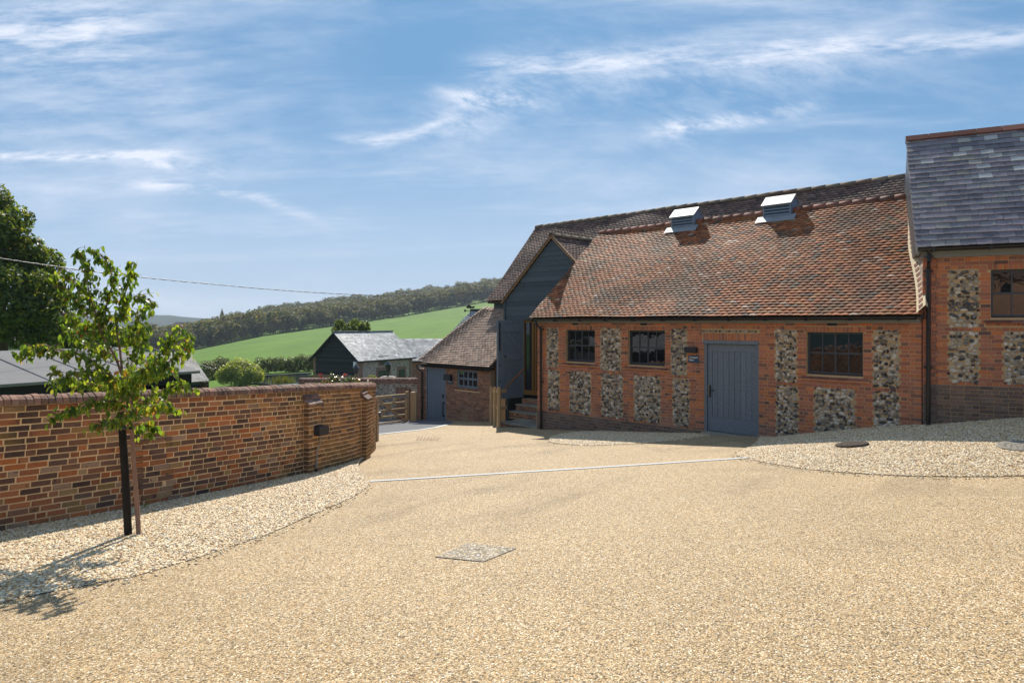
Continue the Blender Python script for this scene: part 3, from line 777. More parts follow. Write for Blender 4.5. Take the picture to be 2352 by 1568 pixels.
left_near = [T3(Gp(*p)) for p in ((-330, 1500), (-150, 1428), (0, 1384), (190, 1346), (350, 1312), (600, 1232), (740, 1172), (815, 1138), (843, 1118), (846, 1108), (835, 1096), (800, 1088))]
left_far = []
for t in np.linspace(4.4, 13.9, 12):
    x, y, d = wat(t); left_far.append((x + .02, y, gz(x, y) + .03))
LN = bed(left_near, left_far, bulge=.02, dens_=2600, size=.0165)
qf = 15.0
bw = lambda px, py: T3(F.W(F.s_at(px, qf), qf, F.z_at(px, py, qf)))
C2 = F.W(F.s_at(2120, 15.0), 15.0, 0)
F2 = Frame(C2.x, C2.y, -26.7)
ww = lambda s, z: T3(F2.W(s, .02, z))
right_far = [bw(1746, 1010), bw(1800, 1001), bw(1870, 994), bw(1950, 986), bw(2040, 979), bw(2112, 975), ww(.1, -1.97), ww(.8, -1.86), ww(1.6, -1.74), ww(2.8, -1.62), ww(4.5, -1.5)]
right_near = [T3(Gp(*p)) for p in ((1736, 1018), (1694, 1042), (1704, 1050), (1735, 1058), (1850, 1077), (2000, 1089), (2150, 1094), (2300, 1094), (2500, 1088), (2800, 1075), (3200, 1060))]
RN = bed(right_near, right_far, bulge=.0, dens_=2300, size=.0165)
mid_near = [T3(Gp(*p)) for p in ((1262, 1008), (1264, 1015), (1300, 1020), (1345, 1023), (1420, 1021), (1500, 1016), (1580, 1007), (1630, 1000))]
mid_far = [T3(Gp(*p)) for p in ((1272, 1002), (1292, 996), (1320, 992), (1360, 990), (1430, 990), (1500, 992), (1570, 994), (1625, 996))]
MN = bed(mid_near, mid_far, bulge=.03, dens_=2300, size=.0165)
def edging(A, i0, i1, label):
    pts = [Vector((p[0], p[1], gz(p[0], p[1]))) for p in A[i0:i1]]
    ground_strip('steel_edging', pts, .007, RUST, .006, label=label, cat='edging', group='steel edgings round the gravel beds')
edging(LN, 8, 60, 'thin black steel edging of the gravel bed below the garden wall')
edging(RN, 0, 59, 'thin black steel edging of the gravel bed in front of the slate roofed wing')
edging(MN, 0, 60, 'thin black steel edging of the small gravel bed under the barn windows')

# ------------------------------------------------------------------ brickwork helpers
def intervals(s0, s1, blocks):
    iv = [(s0, s1)]
    for a, b in blocks:
        nv = []
        for x, y in iv:
            if b <= x or a >= y: nv.append((x, y)); continue
            if a > x: nv.append((x, a))
            if b < y: nv.append((b, y))
        iv = nv
    return [(a, b) for a, b in iv if b - a > .03]
def lay_row(frame, a, b, zc, h, q, k, pc, joint=.010, wob=.003, kinds=None, header=.1125, stretch=.225):
    """fill one course between two ends with stretchers or headers"""
    Lg = b - a; unit = stretch if k % 2 == 0 else header
    if kinds == 'flemish': units = []
    n = max(1, round(Lg / unit))
    if kinds == 'flemish':
        x = 0; i = k % 2; us_ = []
        while x < Lg:
            wd = stretch if i % 2 == 0 else header
            us_.append(wd); x += wd; i += 1
        sc = Lg / sum(us_)
        us_ = [u_ * sc for u_ in us_]
    else:
        us_ = [Lg / n] * n
        if n > 2 and k % 2:
            us_ = [x * rng.uniform(.88, 1.12) for x in us_]; sc = Lg / sum(us_); us_ = [x * sc for x in us_]
    x = a
    for wd in us_:
        big = wd > .17
        pw = .215 if big else .1025
        pc.add(mat4(frame, x + wd / 2, q + rng.uniform(-.002, .002), zc + rng.uniform(-wob, wob) * .4, max(.02, wd - joint) / pw, 1, (h - joint) / .065, 0, rng.uniform(-.006, .006), rng.uniform(-.008, .008)),
               rng.randrange(3) if big else 3 + rng.randrange(3))
        x += wd
def brick_set(parent, m, name='brick'):
    return Pieces(parent, name, [brick_proto(.215, .065) for _ in range(3)] + [brick_proto(.1025, .065) for _ in range(3)], [m])
FL_PROTOS = [flint_proto(rng.choice((6, 7, 8))) for _ in range(10)]
def fill_flints(frame, pc, a, b, z0, z1, q, teeth=None):
    """roughly coursed flints in a panel"""
    z = z0
    while z < z1 - .03:
        h = min(rng.uniform(.050, .078), z1 - z)
        x = a + rng.uniform(-.04, .015)
        while x < b - .02:
            wd = rng.choice((.045, .055, .065, .075, .09, .11, .14)) * rng.uniform(.85, 1.15)
            if x + wd > b + .03: wd = max(.045, b - x)
            if rng.random() < .97:
                pc.add(mat4(frame, x + wd / 2 + rng.uniform(-.008, .008), q - .002, z + h / 2 + rng.uniform(-.022, .022), wd * rng.uniform(1.02, 1.28), .075, h * rng.uniform(.95, 1.42), 0, rng.uniform(-.6, .6), 0))
            x += wd - .002
        z += h
def window_steel(frame, parent, s0, s1, z0, z1, q, cols, rows, m=None, gl=None, fr=.035, bar=.016, name='window', dep=.05):
    """frame and bars in one mesh, each pane a sub-part"""
    m = m or STEEL_PAINT; gl = gl or GLASS
    b = MB(frame)
    b.box(s0, s1, q, q + dep, z0, z0 + fr).box(s0, s1, q, q + dep, z1 - fr, z1).box(s0, s0 + fr, q + .001, q + dep, z0 + fr, z1 - fr).box(s1 - fr, s1, q + .001, q + dep, z0 + fr, z1 - fr)
    for i in range(1, cols):
        x = lerp(s0 + fr, s1 - fr, i / cols); wdt = bar * (1.6 if i == cols // 2 else 1)
        b.box(x - wdt / 2, x + wdt / 2, q + .008, q + dep - .005, z0 + fr, z1 - fr)
    for j in range(1, rows):
        z = lerp(z0 + fr, z1 - fr, j / rows); wdt = bar * 1.7
        b.box(s0 + fr, s1 - fr, q + .004, q + dep - .003, z - wdt / 2, z + wdt / 2)
    wn = b.build(name, m, parent)
    for i in range(cols):
        for j in range(rows):
            x0 = lerp(s0 + fr, s1 - fr, i / cols); x1 = lerp(s0 + fr, s1 - fr, (i + 1) / cols); y0 = lerp(z0 + fr, z1 - fr, j / rows); y1 = lerp(z0 + fr, z1 - fr, (j + 1) / rows)
            t_ = rng.uniform(-.004, .004)
            p_ = MB(frame).quad((x0, q + .022 + t_, y0), (x1, q + .022 - t_, y0), (x1, q + .022 - t_, y1), (x0, q + .022 + t_, y1))
            p_.quad((x0, q + .030, y1), (x1, q + .030, y1), (x1, q + .030, y0), (x0, q + .030, y0))
            p_.build('pane', gl, wn)
    return wn
def gutter_run(frame, parent, s0, s1, q, z, r=.055, drop=0.0, brackets=.9):
    n = 8; b = MB(frame); N_ = 24
    for i in range(N_):
        a0, a1 = lerp(s0, s1, i / N_), lerp(s0, s1, (i + 1) / N_)
        for k in range(n):
            t0, t1 = math.pi * k / n, math.pi * (k + 1) / n
            g0 = (q - r * math.cos(t0), z - r * math.sin(t0)); g1 = (q - r * math.cos(t1), z - r * math.sin(t1))
            b.quad((a0, *g0), (a1, *g0), (a1, *g1), (a0, *g1))
    for e in (s0, s1):
        b.add([(e, q - r * math.cos(math.pi * k / n), z - r * math.sin(math.pi * k / n)) for k in range(n + 1)], [tuple(range(n + 1))])
    x = s0 + .25
    while x < s1:
        b.box(x - .02, x + .02, q - r - .006, q + r + .05, z - r - .012, z - r + .01).box(x - .02, x + .02, q - r - .008, q - r + .004, z - r, z + .008)
        x += brackets
    return b.build('gutter', BLACK_PLASTIC, parent)
def downpipe(frame, parent, pts, r=.034, bands=()):
    b = MB(frame); b.tube(pts, r, 10)
    for (s, q, z) in bands:
        b.tube([(s, q, z - .03), (s, q, z + .03)], r + .012, 10); b.box(s - r - .04, s + r + .04, q + r - .01, q + r + .02, z - .015, z + .015)
    return b.build('downpipe', BLACK_PLASTIC, parent, smooth=False)
def lay_tiles(frame, parent, s0f, s1f, q0, z0, pitch, n, protos, mats, tw, gauge, name='tile', tilt=.085, lift=.028, sag=.02, half=True, jit=.012, edge_lift=None, limit=300):
    pc = Pieces(parent, name, protos, mats)
    for i in range(n):
        dist = i * gauge; a = s0f(i / max(1, n - 1)); b = s1f(i / max(1, n - 1))
        cnt = max(1, int(round((b - a) / tw))); w0 = (b - a) / cnt
        off = w0 / 2 if (i % 2 and half) else 0
        k0 = -1 if off else 0
        for j in range(k0, cnt):
            s_l = a + off + j * w0; s_r = s_l + w0
            sl, sr = max(s_l, a), min(s_r, b)
            if sr - sl < .05: continue
            sc_ = (sr - sl) / w0; s = (sl + sr) / 2
            dz = sag * mnoise.noise((s * .45, dist * .6, 3.3)) + (edge_lift(s, dist) if edge_lift else 0)
            q = q0 + math.cos(pitch) * dist - math.sin(pitch) * (lift + dz)
            z = z0 + math.sin(pitch) * dist + math.cos(pitch) * (lift + dz)
            M = mat4(frame, s, q, z, sc_ * rng.uniform(.965, .995), 1, 1, pitch - tilt + rng.uniform(-jit, jit), rng.uniform(-jit, jit), rng.uniform(-jit, jit))
            pc.add(M)
    pc.finish(limit); return pc

# ------------------------------------------------------------------ THE FLINT AND BRICK BARN
QB = 15.0
sL, sR = F.s_at(1234, QB), F.s_at(2120, QB)
barn = thing('flint_barn', 'long red brick and flint barn with an orange clay tile roof and a grey door', 'barn', F.W(sL, QB, -3.2), F.a)
sx_ = lambda px: F.s_at(px, QB)
WZ0, WZ1 = -1.085, -.19
wins = [(sx_(1299), sx_(1366)), (sx_(1442), sx_(1527)), (sx_(1852), sx_(1982))]
DZ0, DZ1 = -2.625, -.42
door = (sx_(1617), sx_(1742.5))
holes = [(a, b, WZ0 - .02, WZ1) for a, b in wins] + [(door[0], door[1], DZ0, DZ1)]
wallb = MB(F)
WTOP = .10
wallb.wall(sL + .003, sR - .03, -3.7, WTOP, QB + .007, QB + .26, holes)
wallb.box(sL + .003, sL + .26, QB + .261, QB + 4.0, -3.7, WTOP)
wallm = wallb.build('wall', MORTAR_T, barn)
# unlit room behind the openings
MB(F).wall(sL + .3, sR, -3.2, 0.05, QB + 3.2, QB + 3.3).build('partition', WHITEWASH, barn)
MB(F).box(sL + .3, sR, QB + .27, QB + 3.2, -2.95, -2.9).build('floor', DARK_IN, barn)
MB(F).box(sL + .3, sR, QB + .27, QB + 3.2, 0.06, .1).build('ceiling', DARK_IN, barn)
pan_up = [(1256, 1282), (1379, 1426), (1541, 1578), (1780, 1830), (2005, 2066)]
pan_lo = [(1258, 1285), (1308, 1357), (1381, 1430), (1456, 1517), (1545, 1583), (1782, 1833), (1870, 1964), (2006, 2066)]
H_ = .0777; ZS = -1.305
panels = [(sx_(a), sx_(b), ZS, ZS + 15 * H_) for a, b in pan_up] + [(sx_(a), sx_(b), -2.585 if b < 1600 else -3.1, ZS - H_) for a, b in pan_lo]
strip = (sx_(1611), sx_(1738), DZ1 + .185, DZ1 + .185 + .09)
flm = []
for (a, b, c, d) in panels: flm.append((a + .02, b - .02, c, d))
vents_up = [(1321, 746.5), (1478, 746.5), (1911, 744)]
bricks = brick_set(wallm, BRICK_RED); plinth = brick_set(wallm, BRICK_PLINTH)
airb = []
for px, py in vents_up: airb.append((sx_(px) - .105, sx_(px) + .105, ZS + 16 * H_ + .006, ZS + 17 * H_ - .006))
for i, (a, b) in enumerate(wins): pass
for j in range(-26, 18):
    zc = ZS + (j + .5) * H_; k = j
    if zc > WTOP: continue
    bl = []
    for i, (a, b) in enumerate(wins):
        if WZ0 - .10 < zc < WZ1 + .01: bl.append((a, b))
        if WZ0 - .17 < zc < WZ0 - .06: bl.append((a - .10, b + .10))
        if WZ1 - .02 < zc < WZ1 + .125: bl.append((a - .05, b + .05))
    if DZ0 < zc < DZ1: bl.append(door)
    if DZ1 - .02 < zc < DZ1 + .28: bl.append((door[0] - .05, door[1] + .03))
    for (a, b, c, d) in panels:
        if c < zc < d:
            tt = .055 if j % 2 else 0
            bl.append((a - tt * .6 + .01, b + tt * .6 - .01))
    for (a, b, c, d) in airb:
        if c < zc < d: bl.append((a, b))
    if zc < DZ0: bl.append((door[0] - .02, door[0] + .001))
    for a, b in intervals(sL, sR - .02, bl):
        if zc < -2.645 and b < door[0] + .1:
            lay_row(F, a, b, zc, H_, QB - .022, k, plinth, .011)
        else:
            lay_row(F, a, b, zc, H_, QB, k, bricks, .010, kinds=None)
# lintels of bricks on end
for i, (a, b) in enumerate(wins):
    n = int((b - a + .1) / .078)
    for k in range(n):
        bricks.add(mat4(F, a - .05 + (k + .5) * (b - a + .1) / n, QB + rng.uniform(-.002, .002), WZ1 + .058, .066 / .1025, 1, .108 / .065, 0, 0, rng.uniform(-.01, .01)), 3 + k % 3)
    n = int((b - a + .16) / .078)     # bricks on end below the sill
    for k in range(n):
        bricks.add(mat4(F, a - .08 + (k + .5) * (b - a + .16) / n, QB, WZ0 - .135, .066 / .1025, 1, .075 / .065), 3 + k % 3)
n = int((door[1] - door[0] + .06) / .078)
for k in range(n):
    bricks.add(mat4(F, door[0] - .03 + (k + .5) * (door[1] - door[0] + .06) / n, QB + rng.uniform(-.002, .002), DZ1 + .092, .066 / .1025, 1, .17 / .065), 3 + k % 3)
bricks.finish(); plinth.finish()
MB(F).box(sL - .02, door[0] - .02, QB - .012, QB + .05, -3.7, -2.65).build('plinth_mortar', MORTAR_S, barn)
flints = Pieces(wallm, 'flint', FL_PROTOS, [FLINT])
for (a, b, c, d) in flm: fill_flints(F, flints, a, b, c, d, QB + .002)
x = strip[0]
while x < strip[1]:
    wd = rng.uniform(.06, .11); flints.add(mat4(F, x + wd / 2, QB, strip[2] + .04, wd * .95, .07, .062, 0, rng.uniform(-.3, .3))); x += wd
flints.finish()
ab = Pieces(barn, 'air_brick', [brick_proto(.21, .066, .05, .004)], [BLACK_IRON])
for (a, b, c, d) in airb: ab.add(mat4(F, (a + b) / 2, QB + .001, (c + d) / 2))
for px, py in ((1333, 937), (1482, 952)): ab.add(mat4(F, sx_(px), QB - .018, F.z_at(px, py, QB)))
ab.finish()
mf = MB(F)
for px, py in ((1333, 937), (1482, 952)):
    s_, z_ = sx_(px), F.z_at(px, py, QB); mf.box(s_ - .125, s_ + .125, QB - .012, QB + .05, z_ - .05, z_ + .05)
mf.build('mortar_surround', MORTAR_W, barn)
# windows with sloping tile sills
for i, (a, b) in enumerate(wins):
    wn = window_steel(F, barn, a + .004, b - .004, WZ0, WZ1 - .004, QB + .085, 4, 2, fr=.04, bar=.022)
    n = 6 if i < 2 else 7
    for k in range(n):
        x0 = lerp(a - .10, b + .10, k / n); x1 = lerp(a - .10, b + .10, (k + 1) / n) - .006
        MB(F).prism([(x0, QB - .055, WZ0 - .098), (x0, QB + .09, WZ0 - .012), (x0, QB + .09, WZ0 - .04), (x0, QB - .055, WZ0 - .122)][::-1], (x1 - x0, 0, 0)).build('sill_tile', RIDGE_RED, wn)
    MB(F).box(a - .13, b + .13, QB - .03, QB + .05, WZ0 - .138, WZ0 - .124).build('sill_bed', MORTAR_W, wn)
# the door
dr = MB(F); a, b = door
dr.box(a, a + .065, QB + .02, QB + .12, DZ0, DZ1).box(b - .065, b, QB + .02, QB + .12, DZ0, DZ1).box(a - .03, b + .005, QB - .012, QB + .12, DZ1 - .075, DZ1 + .004)
drf = dr.build('door_frame', PAINT_GREY, barn)
la, lb, lz0, lz1 = a + .072, b - .072, DZ0 + .02, DZ1 - .085
lf = MB(F); lf.box(la, lb, QB + .075, QB + .11, lz0, lz1); lf.box(la, lb, QB + .06, QB + .0745, lz1 - .17, lz1); lf.box(la, lb, QB + .06, QB + .0745, lz0, lz0 + .34)
lf.box(la, la + .115, QB + .06, QB + .0745, lz0 + .34, lz1 - .17).box(lb - .115, lb, QB + .06, QB + .0745, lz0 + .34, lz1 - .17)
leaf = lf.build('door', PAINT_GREY, barn)
for k in range(7):
    x0 = lerp(la + .119, lb - .119, k / 7) + .004; x1 = lerp(la + .119, lb - .119, (k + 1) / 7) - .004
    MB(F).box(x0, x1, QB + .062, QB + .0745, lz0 + .342, lz1 - .172, .004).build('plank', PAINT_GREY, leaf)
hz = lz0 + .98
MB(F).box(la + .045, la + .085, QB + .046, QB + .06, hz - .17, hz + .12).tube([(la + .065, QB + .03, hz), (la + .19, QB + .02, hz)], .011, 8).box(la + .055, la + .075, QB + .012, QB + .05, hz - .012, hz + .012).build('handle', BLACK_IRON, leaf)
MB(F).box(la - .005, la + .012, QB + .052, QB + .06, hz - .13, hz + .14).build('lock_plate', BRASS, leaf)
for k in range(5):
    z = lerp(lz0 + .22, lz1 - .22, k / 4); MB(F).tube([(lb + .003, QB + .05, z - .05), (lb + .003, QB + .05, z + .05)], .010, 8).build('hinge', BRASS, leaf)
MB(F).box(a - .02, b + .02, QB - .10, QB + .15, DZ0 - .10, DZ0 + .005).build('threshold', STONE, barn)
# roof
EZ, EQ = .150, QB - .21; RZ, RQ = 3.0, QB + 3.25
PITCH = math.atan2(RZ - EZ, RQ - EQ); SL = math.hypot(RZ - EZ, RQ - EQ)
def barn_right(t):
    """the roof runs up against the slate wing's gable"""
    q = EQ + t * (RQ - EQ) - QB
    # meet the gable plane s2 = -0.02 in F2
    p = F2.W(-.03, 0, 0); dn = Vector((F2.n[0], F2.n[1], 0)); qn = Vector((F.n[0], F.n[1], 0))
    k = q / dn.dot(qn); pt = p + dn * k
    return pt.x * F.d[0] + pt.y * F.d[1]
rs0 = sL - .14
deck = MB(F)
deck.prism([(rs0 + .03, EQ + .03, EZ - .03), (rs0 + .03, RQ, RZ - .02), (rs0 + .03, RQ + 3.4, EZ), (rs0 + .03, RQ + 3.4, EZ - .2), (rs0 + .03, EQ + .03, EZ - .07)][::-1], (barn_right(.0) - rs0 - .05, 0, 0))
dk = deck.build('roof', BARK_DK, barn)
tp = [tile_proto(.165, .265, .016) for _ in range(8)]
lay_tiles(F, dk, lambda t: rs0 + .02 * math.sin(t * 40), barn_right, EQ, EZ, PITCH, 45, tp, [TILE_RED], .166, SL / 45.3, sag=.05, jit=.034, lift=.056, tilt=.195)
rp = Pieces(dk, 'ridge_tile', [ridge_proto(.31, .115) for _ in range(3)], [RIDGE_RED])
n = int((barn_right(1) - rs0) / .322)
for k in range(n + 1):
    s_ = rs0 + .16 + k * .322
    if s_ < barn_right(1): rp.add(mat4(F, s_, RQ, RZ + .115 + .02 * mnoise.noise((s_ * .5, 1, 1)), 1, 1, 1, 0, rng.uniform(-.015, .015), rng.uniform(-.01, .01)))
rp.finish(smooth=True)
MB(F).tube([(rs0, RQ, RZ - .01), (barn_right(1), RQ, RZ - .01)], .10, 10).build('ridge_bedding', MORTAR_T, dk)
MB(F).box(sL - .06, sR - .03, QB - .07, QB - .001, .0, EZ - .02).build('fascia', FASCIA, barn)
gutter_run(F, barn, sL - .2, sR - .06, EQ - .015, EZ - .03, .056)
sp_ = sx_(1246)
downpipe(F, barn, [(sp_ - .05, EQ - .015, .08), (sp_ - .05, EQ - .015, -.04), (sp_ + .0, QB - .075, -.16), (sp_ + .0, QB - .075, -3.3)], .036, [(sp_, QB - .075, -.18), (sp_, QB - .075, -1.75)])
# mortar fillet with brick slips where the roof meets the gable
fil = MB(F); slips = Pieces(barn, 'brick_slip', [brick_proto(.1, .1, .03, .004)], [RIDGE_RED])
nn = 26
for k in range(nn + 1):
    t = k / nn
fl = []
for k in range(nn + 1):
    t = k / nn; s_ = barn_right(t) + .03 * math.sin(t * 9) - .02; q = EQ + t * (RQ - EQ); z = EZ + t * (RZ - EZ)
    fl.append(((s_ - .075, q - .02, z + .055), (s_ + .085, q - .05, z + .20), (s_ + .1, q + .05, z + .15)))
for k in range(nn):
    A, B = fl[k], fl[k + 1]
    fil.quad(A[0], A[1], B[1], B[0]); fil.quad(A[1], A[2], B[2], B[1])
fil.build('mortar_fillet', MORTAR_C, barn)
for k in range(nn):
    if k in (9,): continue
    A, B = fl[k], fl[k + 1]
    c_ = [(A[0][i] + A[1][i] + B[0][i] + B[1][i]) / 4 for i in range(3)]
    ex = Vector([A[1][i] - A[0][i] for i in range(3)]).normalized(); ez = Vector([B[0][i] - A[0][i] for i in range(3)]).normalized(); ey = ez.cross(ex).normalized()
    Mw = np.eye(4); Rm = F.M[:3, :3] @ np.array([list(ex * 1.0), list(ey), list(ez)]).T
    Mw[:3, :3] = Rm; Mw[:3, 3] = np.array(F.W(*c_)) - Rm[:, 1] * .008
    slips.add(Mw)
slips.finish()

# ------------------------------------------------------------------ SLATE ROOFED WING
wing = thing('slate_roofed_wing', 'taller red brick and flint wing under a purple grey slate roof', 'building', F2.W(0, 0, -2), F2.a)
E2Z, E2Q = 1.44, -.25; R2Q = 2.72; R2Z = 4.24; P2 = math.atan2(R2Z - E2Z, R2Q - E2Q); S2 = math.hypot(R2Z - E2Z, R2Q - E2Q)
WL = 5.0
w2 = (F2.s_at(2276, 0), F2.s_at(2276, 0) + 1.25, .12, 1.0)
wb = MB(F2); wb.wall(.003, WL, -2.8, 1.42, .008, .26, [(w2[0], w2[1], w2[2] - .02, w2[3])])
wm = wb.build('wall', MORTAR_T, wing)
h2 = .0735; z2s = -.08
pA = (F2.s_at(2179, 0), F2.s_at(2249, 0)); pB = (F2.s_at(2305, 0), F2.s_at(2305, 0) + .8)
pan2 = [(pA[0], pA[1], z2s, z2s + 15 * h2), (pA[0], pA[1], -1.137, z2s - h2), (pB[0], pB[1], -1.137, z2s - h2), (pB[0] + 1.5, pB[1] + 1.4, -1.137, z2s - h2), (pB[0] + 1.5, pB[1] + 1.4, z2s, z2s + 15 * h2)]
b2 = brick_set(wm, BRICK_RED); pl2 = brick_set(wm, BRICK_PLINTH)
for j in range(-32, 21):
    zc = z2s + (j + .5) * h2
    if zc > 1.40: continue
    bl = []
    if w2[2] - .1 < zc < w2[3]: bl.append((w2[0], w2[1]))
    if w2[2] - .18 < zc < w2[2] - .03: bl.append((w2[0] - .1, w2[1] + .1))
    if w2[3] - .02 < zc < w2[3] + .12: bl.append((w2[0] - .05, w2[1] + .05))
    for (a, b, c, d) in pan2:
        if c < zc < d: tt = .055 if j % 2 else 0; bl.append((a - tt * .6 + .01, b + tt * .6 - .01))
    if 1.13 < zc < 1.25 and j % 2 == 1: pass
    for a, b in intervals(0, WL, bl):
        if zc < -1.21: lay_row(F2, a, b, zc, h2, -.004, j, pl2, .011)
        else: lay_row(F2, a, b, zc, h2, 0, j, b2, .010)
n = int((w2[1] - w2[0] + .1) / .078)
for k in range(n): b2.add(mat4(F2, w2[0] - .05 + (k + .5) * (w2[1] - w2[0] + .1) / n, 0, w2[3] + .055, .066 / .1025, 1, .105 / .065), 3 + k % 3)
n = int((w2[1] - w2[0] + .16) / .078)
for k in range(n): b2.add(mat4(F2, w2[0] - .08 + (k + .5) * (w2[1] - w2[0] + .16) / n, 0, w2[2] - .135, .066 / .1025, 1, .07 / .065), 3 + k % 3)
b2.finish(); pl2.finish()
fl2 = Pieces(wm, 'flint', FL_PROTOS, [FLINT])
for (a, b, c, d) in pan2: fill_flints(F2, fl2, a + .02, b - .02, c, d, .003)
fl2.finish()
wn = window_steel(F2, wing, w2[0] + .004, w2[1] - .004, w2[2], w2[3] - .004, .085, 4, 2, fr=.04, bar=.022)
for k in range(7):
    x0 = lerp(w2[0] - .1, w2[1] + .1, k / 7); x1 = lerp(w2[0] - .1, w2[1] + .1, (k + 1) / 7) - .006
    MB(F2).prism([(x0, -.055, w2[2] - .098), (x0, .09, w2[2] - .012), (x0, .09, w2[2] - .04), (x0, -.055, w2[2] - .122)][::-1], (x1 - x0, 0, 0)).build('sill_tile', RIDGE_RED, wn)
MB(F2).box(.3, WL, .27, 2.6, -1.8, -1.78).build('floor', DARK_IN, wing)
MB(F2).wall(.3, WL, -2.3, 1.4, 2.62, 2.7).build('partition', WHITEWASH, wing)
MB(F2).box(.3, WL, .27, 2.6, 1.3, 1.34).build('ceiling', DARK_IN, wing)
# gable towards the barn: flint with brick dressings
zr = lambda q: E2Z - .06 + (q - E2Q) * math.tan(P2)
MB(F2).prism([(0.0, .008, -2.8), (0.0, .008, zr(.008)), (0.0, R2Q, zr(R2Q)), (0.0, 5.4, zr(R2Q) - (5.4 - R2Q) * math.tan(P2)), (0.0, 5.4, -2.8)], (.25, 0, 0)).build('gable_wall', FLINT_WALL, wing)
gb = brick_set(wing, BRICK_RED)
Fg = Frame(*F2.W(0, 0, 0)[:2], -26.7 - 90)       # along the gable face, s towards the yard
for j in range(0, 42):
    zc = -1.6 + (j + .5) * h2 * 1.0
    if zc < zr(.1): lay_row(Fg, -.24 + (0.1 if j % 2 else 0), -.001, zc, h2, -.003, 1, gb)
for j in range(0, 34):       # brick dressing under the verge, high on the gable
    zc = 1.75 + (j + .5) * h2
    qv = (zc - E2Z) / math.tan(P2) + E2Q + .12
    if zc < 4.0: lay_row(Fg, -qv - .45, -qv, zc, h2, -.004, 1, gb)
gb.finish()
dk2 = MB(F2).prism([(-.10, E2Q + .02, E2Z - .03), (-.10, R2Q, R2Z - .02), (-.10, R2Q * 2 + .25, E2Z), (-.10, R2Q * 2 + .25, E2Z - .1), (-.10, E2Q + .02, E2Z - .06)][::-1], (WL + .1, 0, 0)).build('roof', LEAD, wing)
sp2 = [tile_proto(.245, .36, .010, .0, .008) for _ in range(8)]
lay_tiles(F2, dk2, lambda t: -.14, lambda t: WL, E2Q, E2Z, P2, 22, sp2, [SLATE], .246, S2 / 22.3, name='slate', tilt=.07, lift=.026, sag=.014, jit=.012)
rp = Pieces(dk2, 'ridge_tile', [ridge_proto(.445, .15, .02, ang=True)], [RIDGE_RED])
for k in range(12): rp.add(mat4(F2, -.14 + .225 + k * .455, R2Q, R2Z + .07))
rp.finish()
MB(F2).tube([(-.13, R2Q, R2Z - .0), (WL, R2Q, R2Z - .0)], .06, 8).build('ridge_bedding', MORTAR_C, dk2)
vb = MB(F2); vb.prism([(-.115, E2Q + .05, zr(E2Q + .05) - .12), (-.115, R2Q, zr(R2Q) - .12), (-.115, R2Q, zr(R2Q) + .02), (-.115, E2Q + .05, zr(E2Q + .05) + .02)], (.03, 0, 0)); vb.build('verge_board', FASCIA, wing)
MB(F2).box(-.03, WL, -.06, -.001, 1.26, 1.42).build('fascia', FASCIA, wing)
gutter_run(F2, wing, -.10, WL, E2Q - .01, E2Z - .02, .05)
sq = F2.s_at(2131, 0)
downpipe(F2, wing, [(sq, E2Q - .01, 1.38), (sq, E2Q - .01, 1.2), (sq + .005, -.075, 1.05), (sq, -.075, -2.05)], .04, [(sq, E2Q - .01, 1.27), (sq + .005, -.075, 1.0), (sq, -.075, -.85)])

# ------------------------------------------------------------------ THE BIG TILED BARN WITH ITS PORCH
Q0 = 19.2
msL = F.s_at(1118, Q0); mEZ = .91; mRQ = 22.18; mRZ = 4.27; mP = math.atan2(mRZ - mEZ, mRQ - Q0); mS = math.hypot(mRZ - mEZ, mRQ - Q0)
big = thing('tiled_barn', 'big black boarded barn with a long brown tile roof and a gabled porch', 'barn', F.W(msL, Q0 + .25, -3.6), F.a)
mR = -1.0
mbw = MB(F); mbw.box(msL + .15, mR, Q0 + .27, Q0 + .45, -3.9, mEZ + .1).box(msL + .15, msL + .3, Q0 + .451, Q0 + 5.6, -3.9, mEZ + .1)
mbw.prism([(msL + .15, Q0 + .27, mEZ + .101), (msL + .15, mRQ, mRZ - .06), (msL + .15, Q0 + 5.7, mEZ + .101)], (.12, 0, 0))
mbw.build('wall', PAINT_BLACK, big)
brd = Pieces(big, 'board', [(np.array([(-.5, .035, -.5), (.5, .035, -.5), (.5, .035, .5), (-.5, .035, .5), (-.5, 0, -.5), (.5, 0, -.5), (.5, .014, .5), (-.5, .014, .5)]), [np.array([(4, 5, 6, 7), (0, 1, 5, 4), (1, 2, 6, 5), (0, 4, 7, 3), (3, 7, 6, 2)])])], [PAINT_BLACK])
for k in range(6):
    brd.add(mat4(F, msL + 2.0, Q0 + .235, mEZ - .02 - k * .17, 3.6, 1, .185))
dkm = MB(F).prism([(msL + .02, Q0 + .02, mEZ - .03), (msL + .02, mRQ, mRZ - .03), (msL + .02, mRQ + 3.0, mEZ - .03), (msL + .02, mRQ + 3.0, mEZ - .15), (msL + .02, Q0 + .02, mEZ - .09)][::-1], (mR - msL, 0, 0)).build('roof', BARK_DK, big)
tpm = [tile_proto(.165, .265, .016) for _ in range(6)]
lay_tiles(F, dkm, lambda t: msL + .05 * t, lambda t: mR, Q0, mEZ, mP, 42, tpm, [TILE_BROWN], .170, mS / 42.3, sag=.06, jit=.022, lift=.056, tilt=.20)
rp = Pieces(dkm, 'ridge_tile', [ridge_proto(.44, .12) for _ in range(3)], [RIDGE_LICHEN])
for k in range(int((mR - msL) / .45)): rp.add(mat4(F, msL + .25 + k * .45, mRQ, mRZ + .105 + .03 * mnoise.noise((k * .23, 0, 2)), 1, 1, 1, 0, rng.uniform(-.02, .02)))
rp.finish(smooth=True)
gutter_run(F, big, msL, msL + 3.2, Q0 + .12, mEZ - .03, .045)
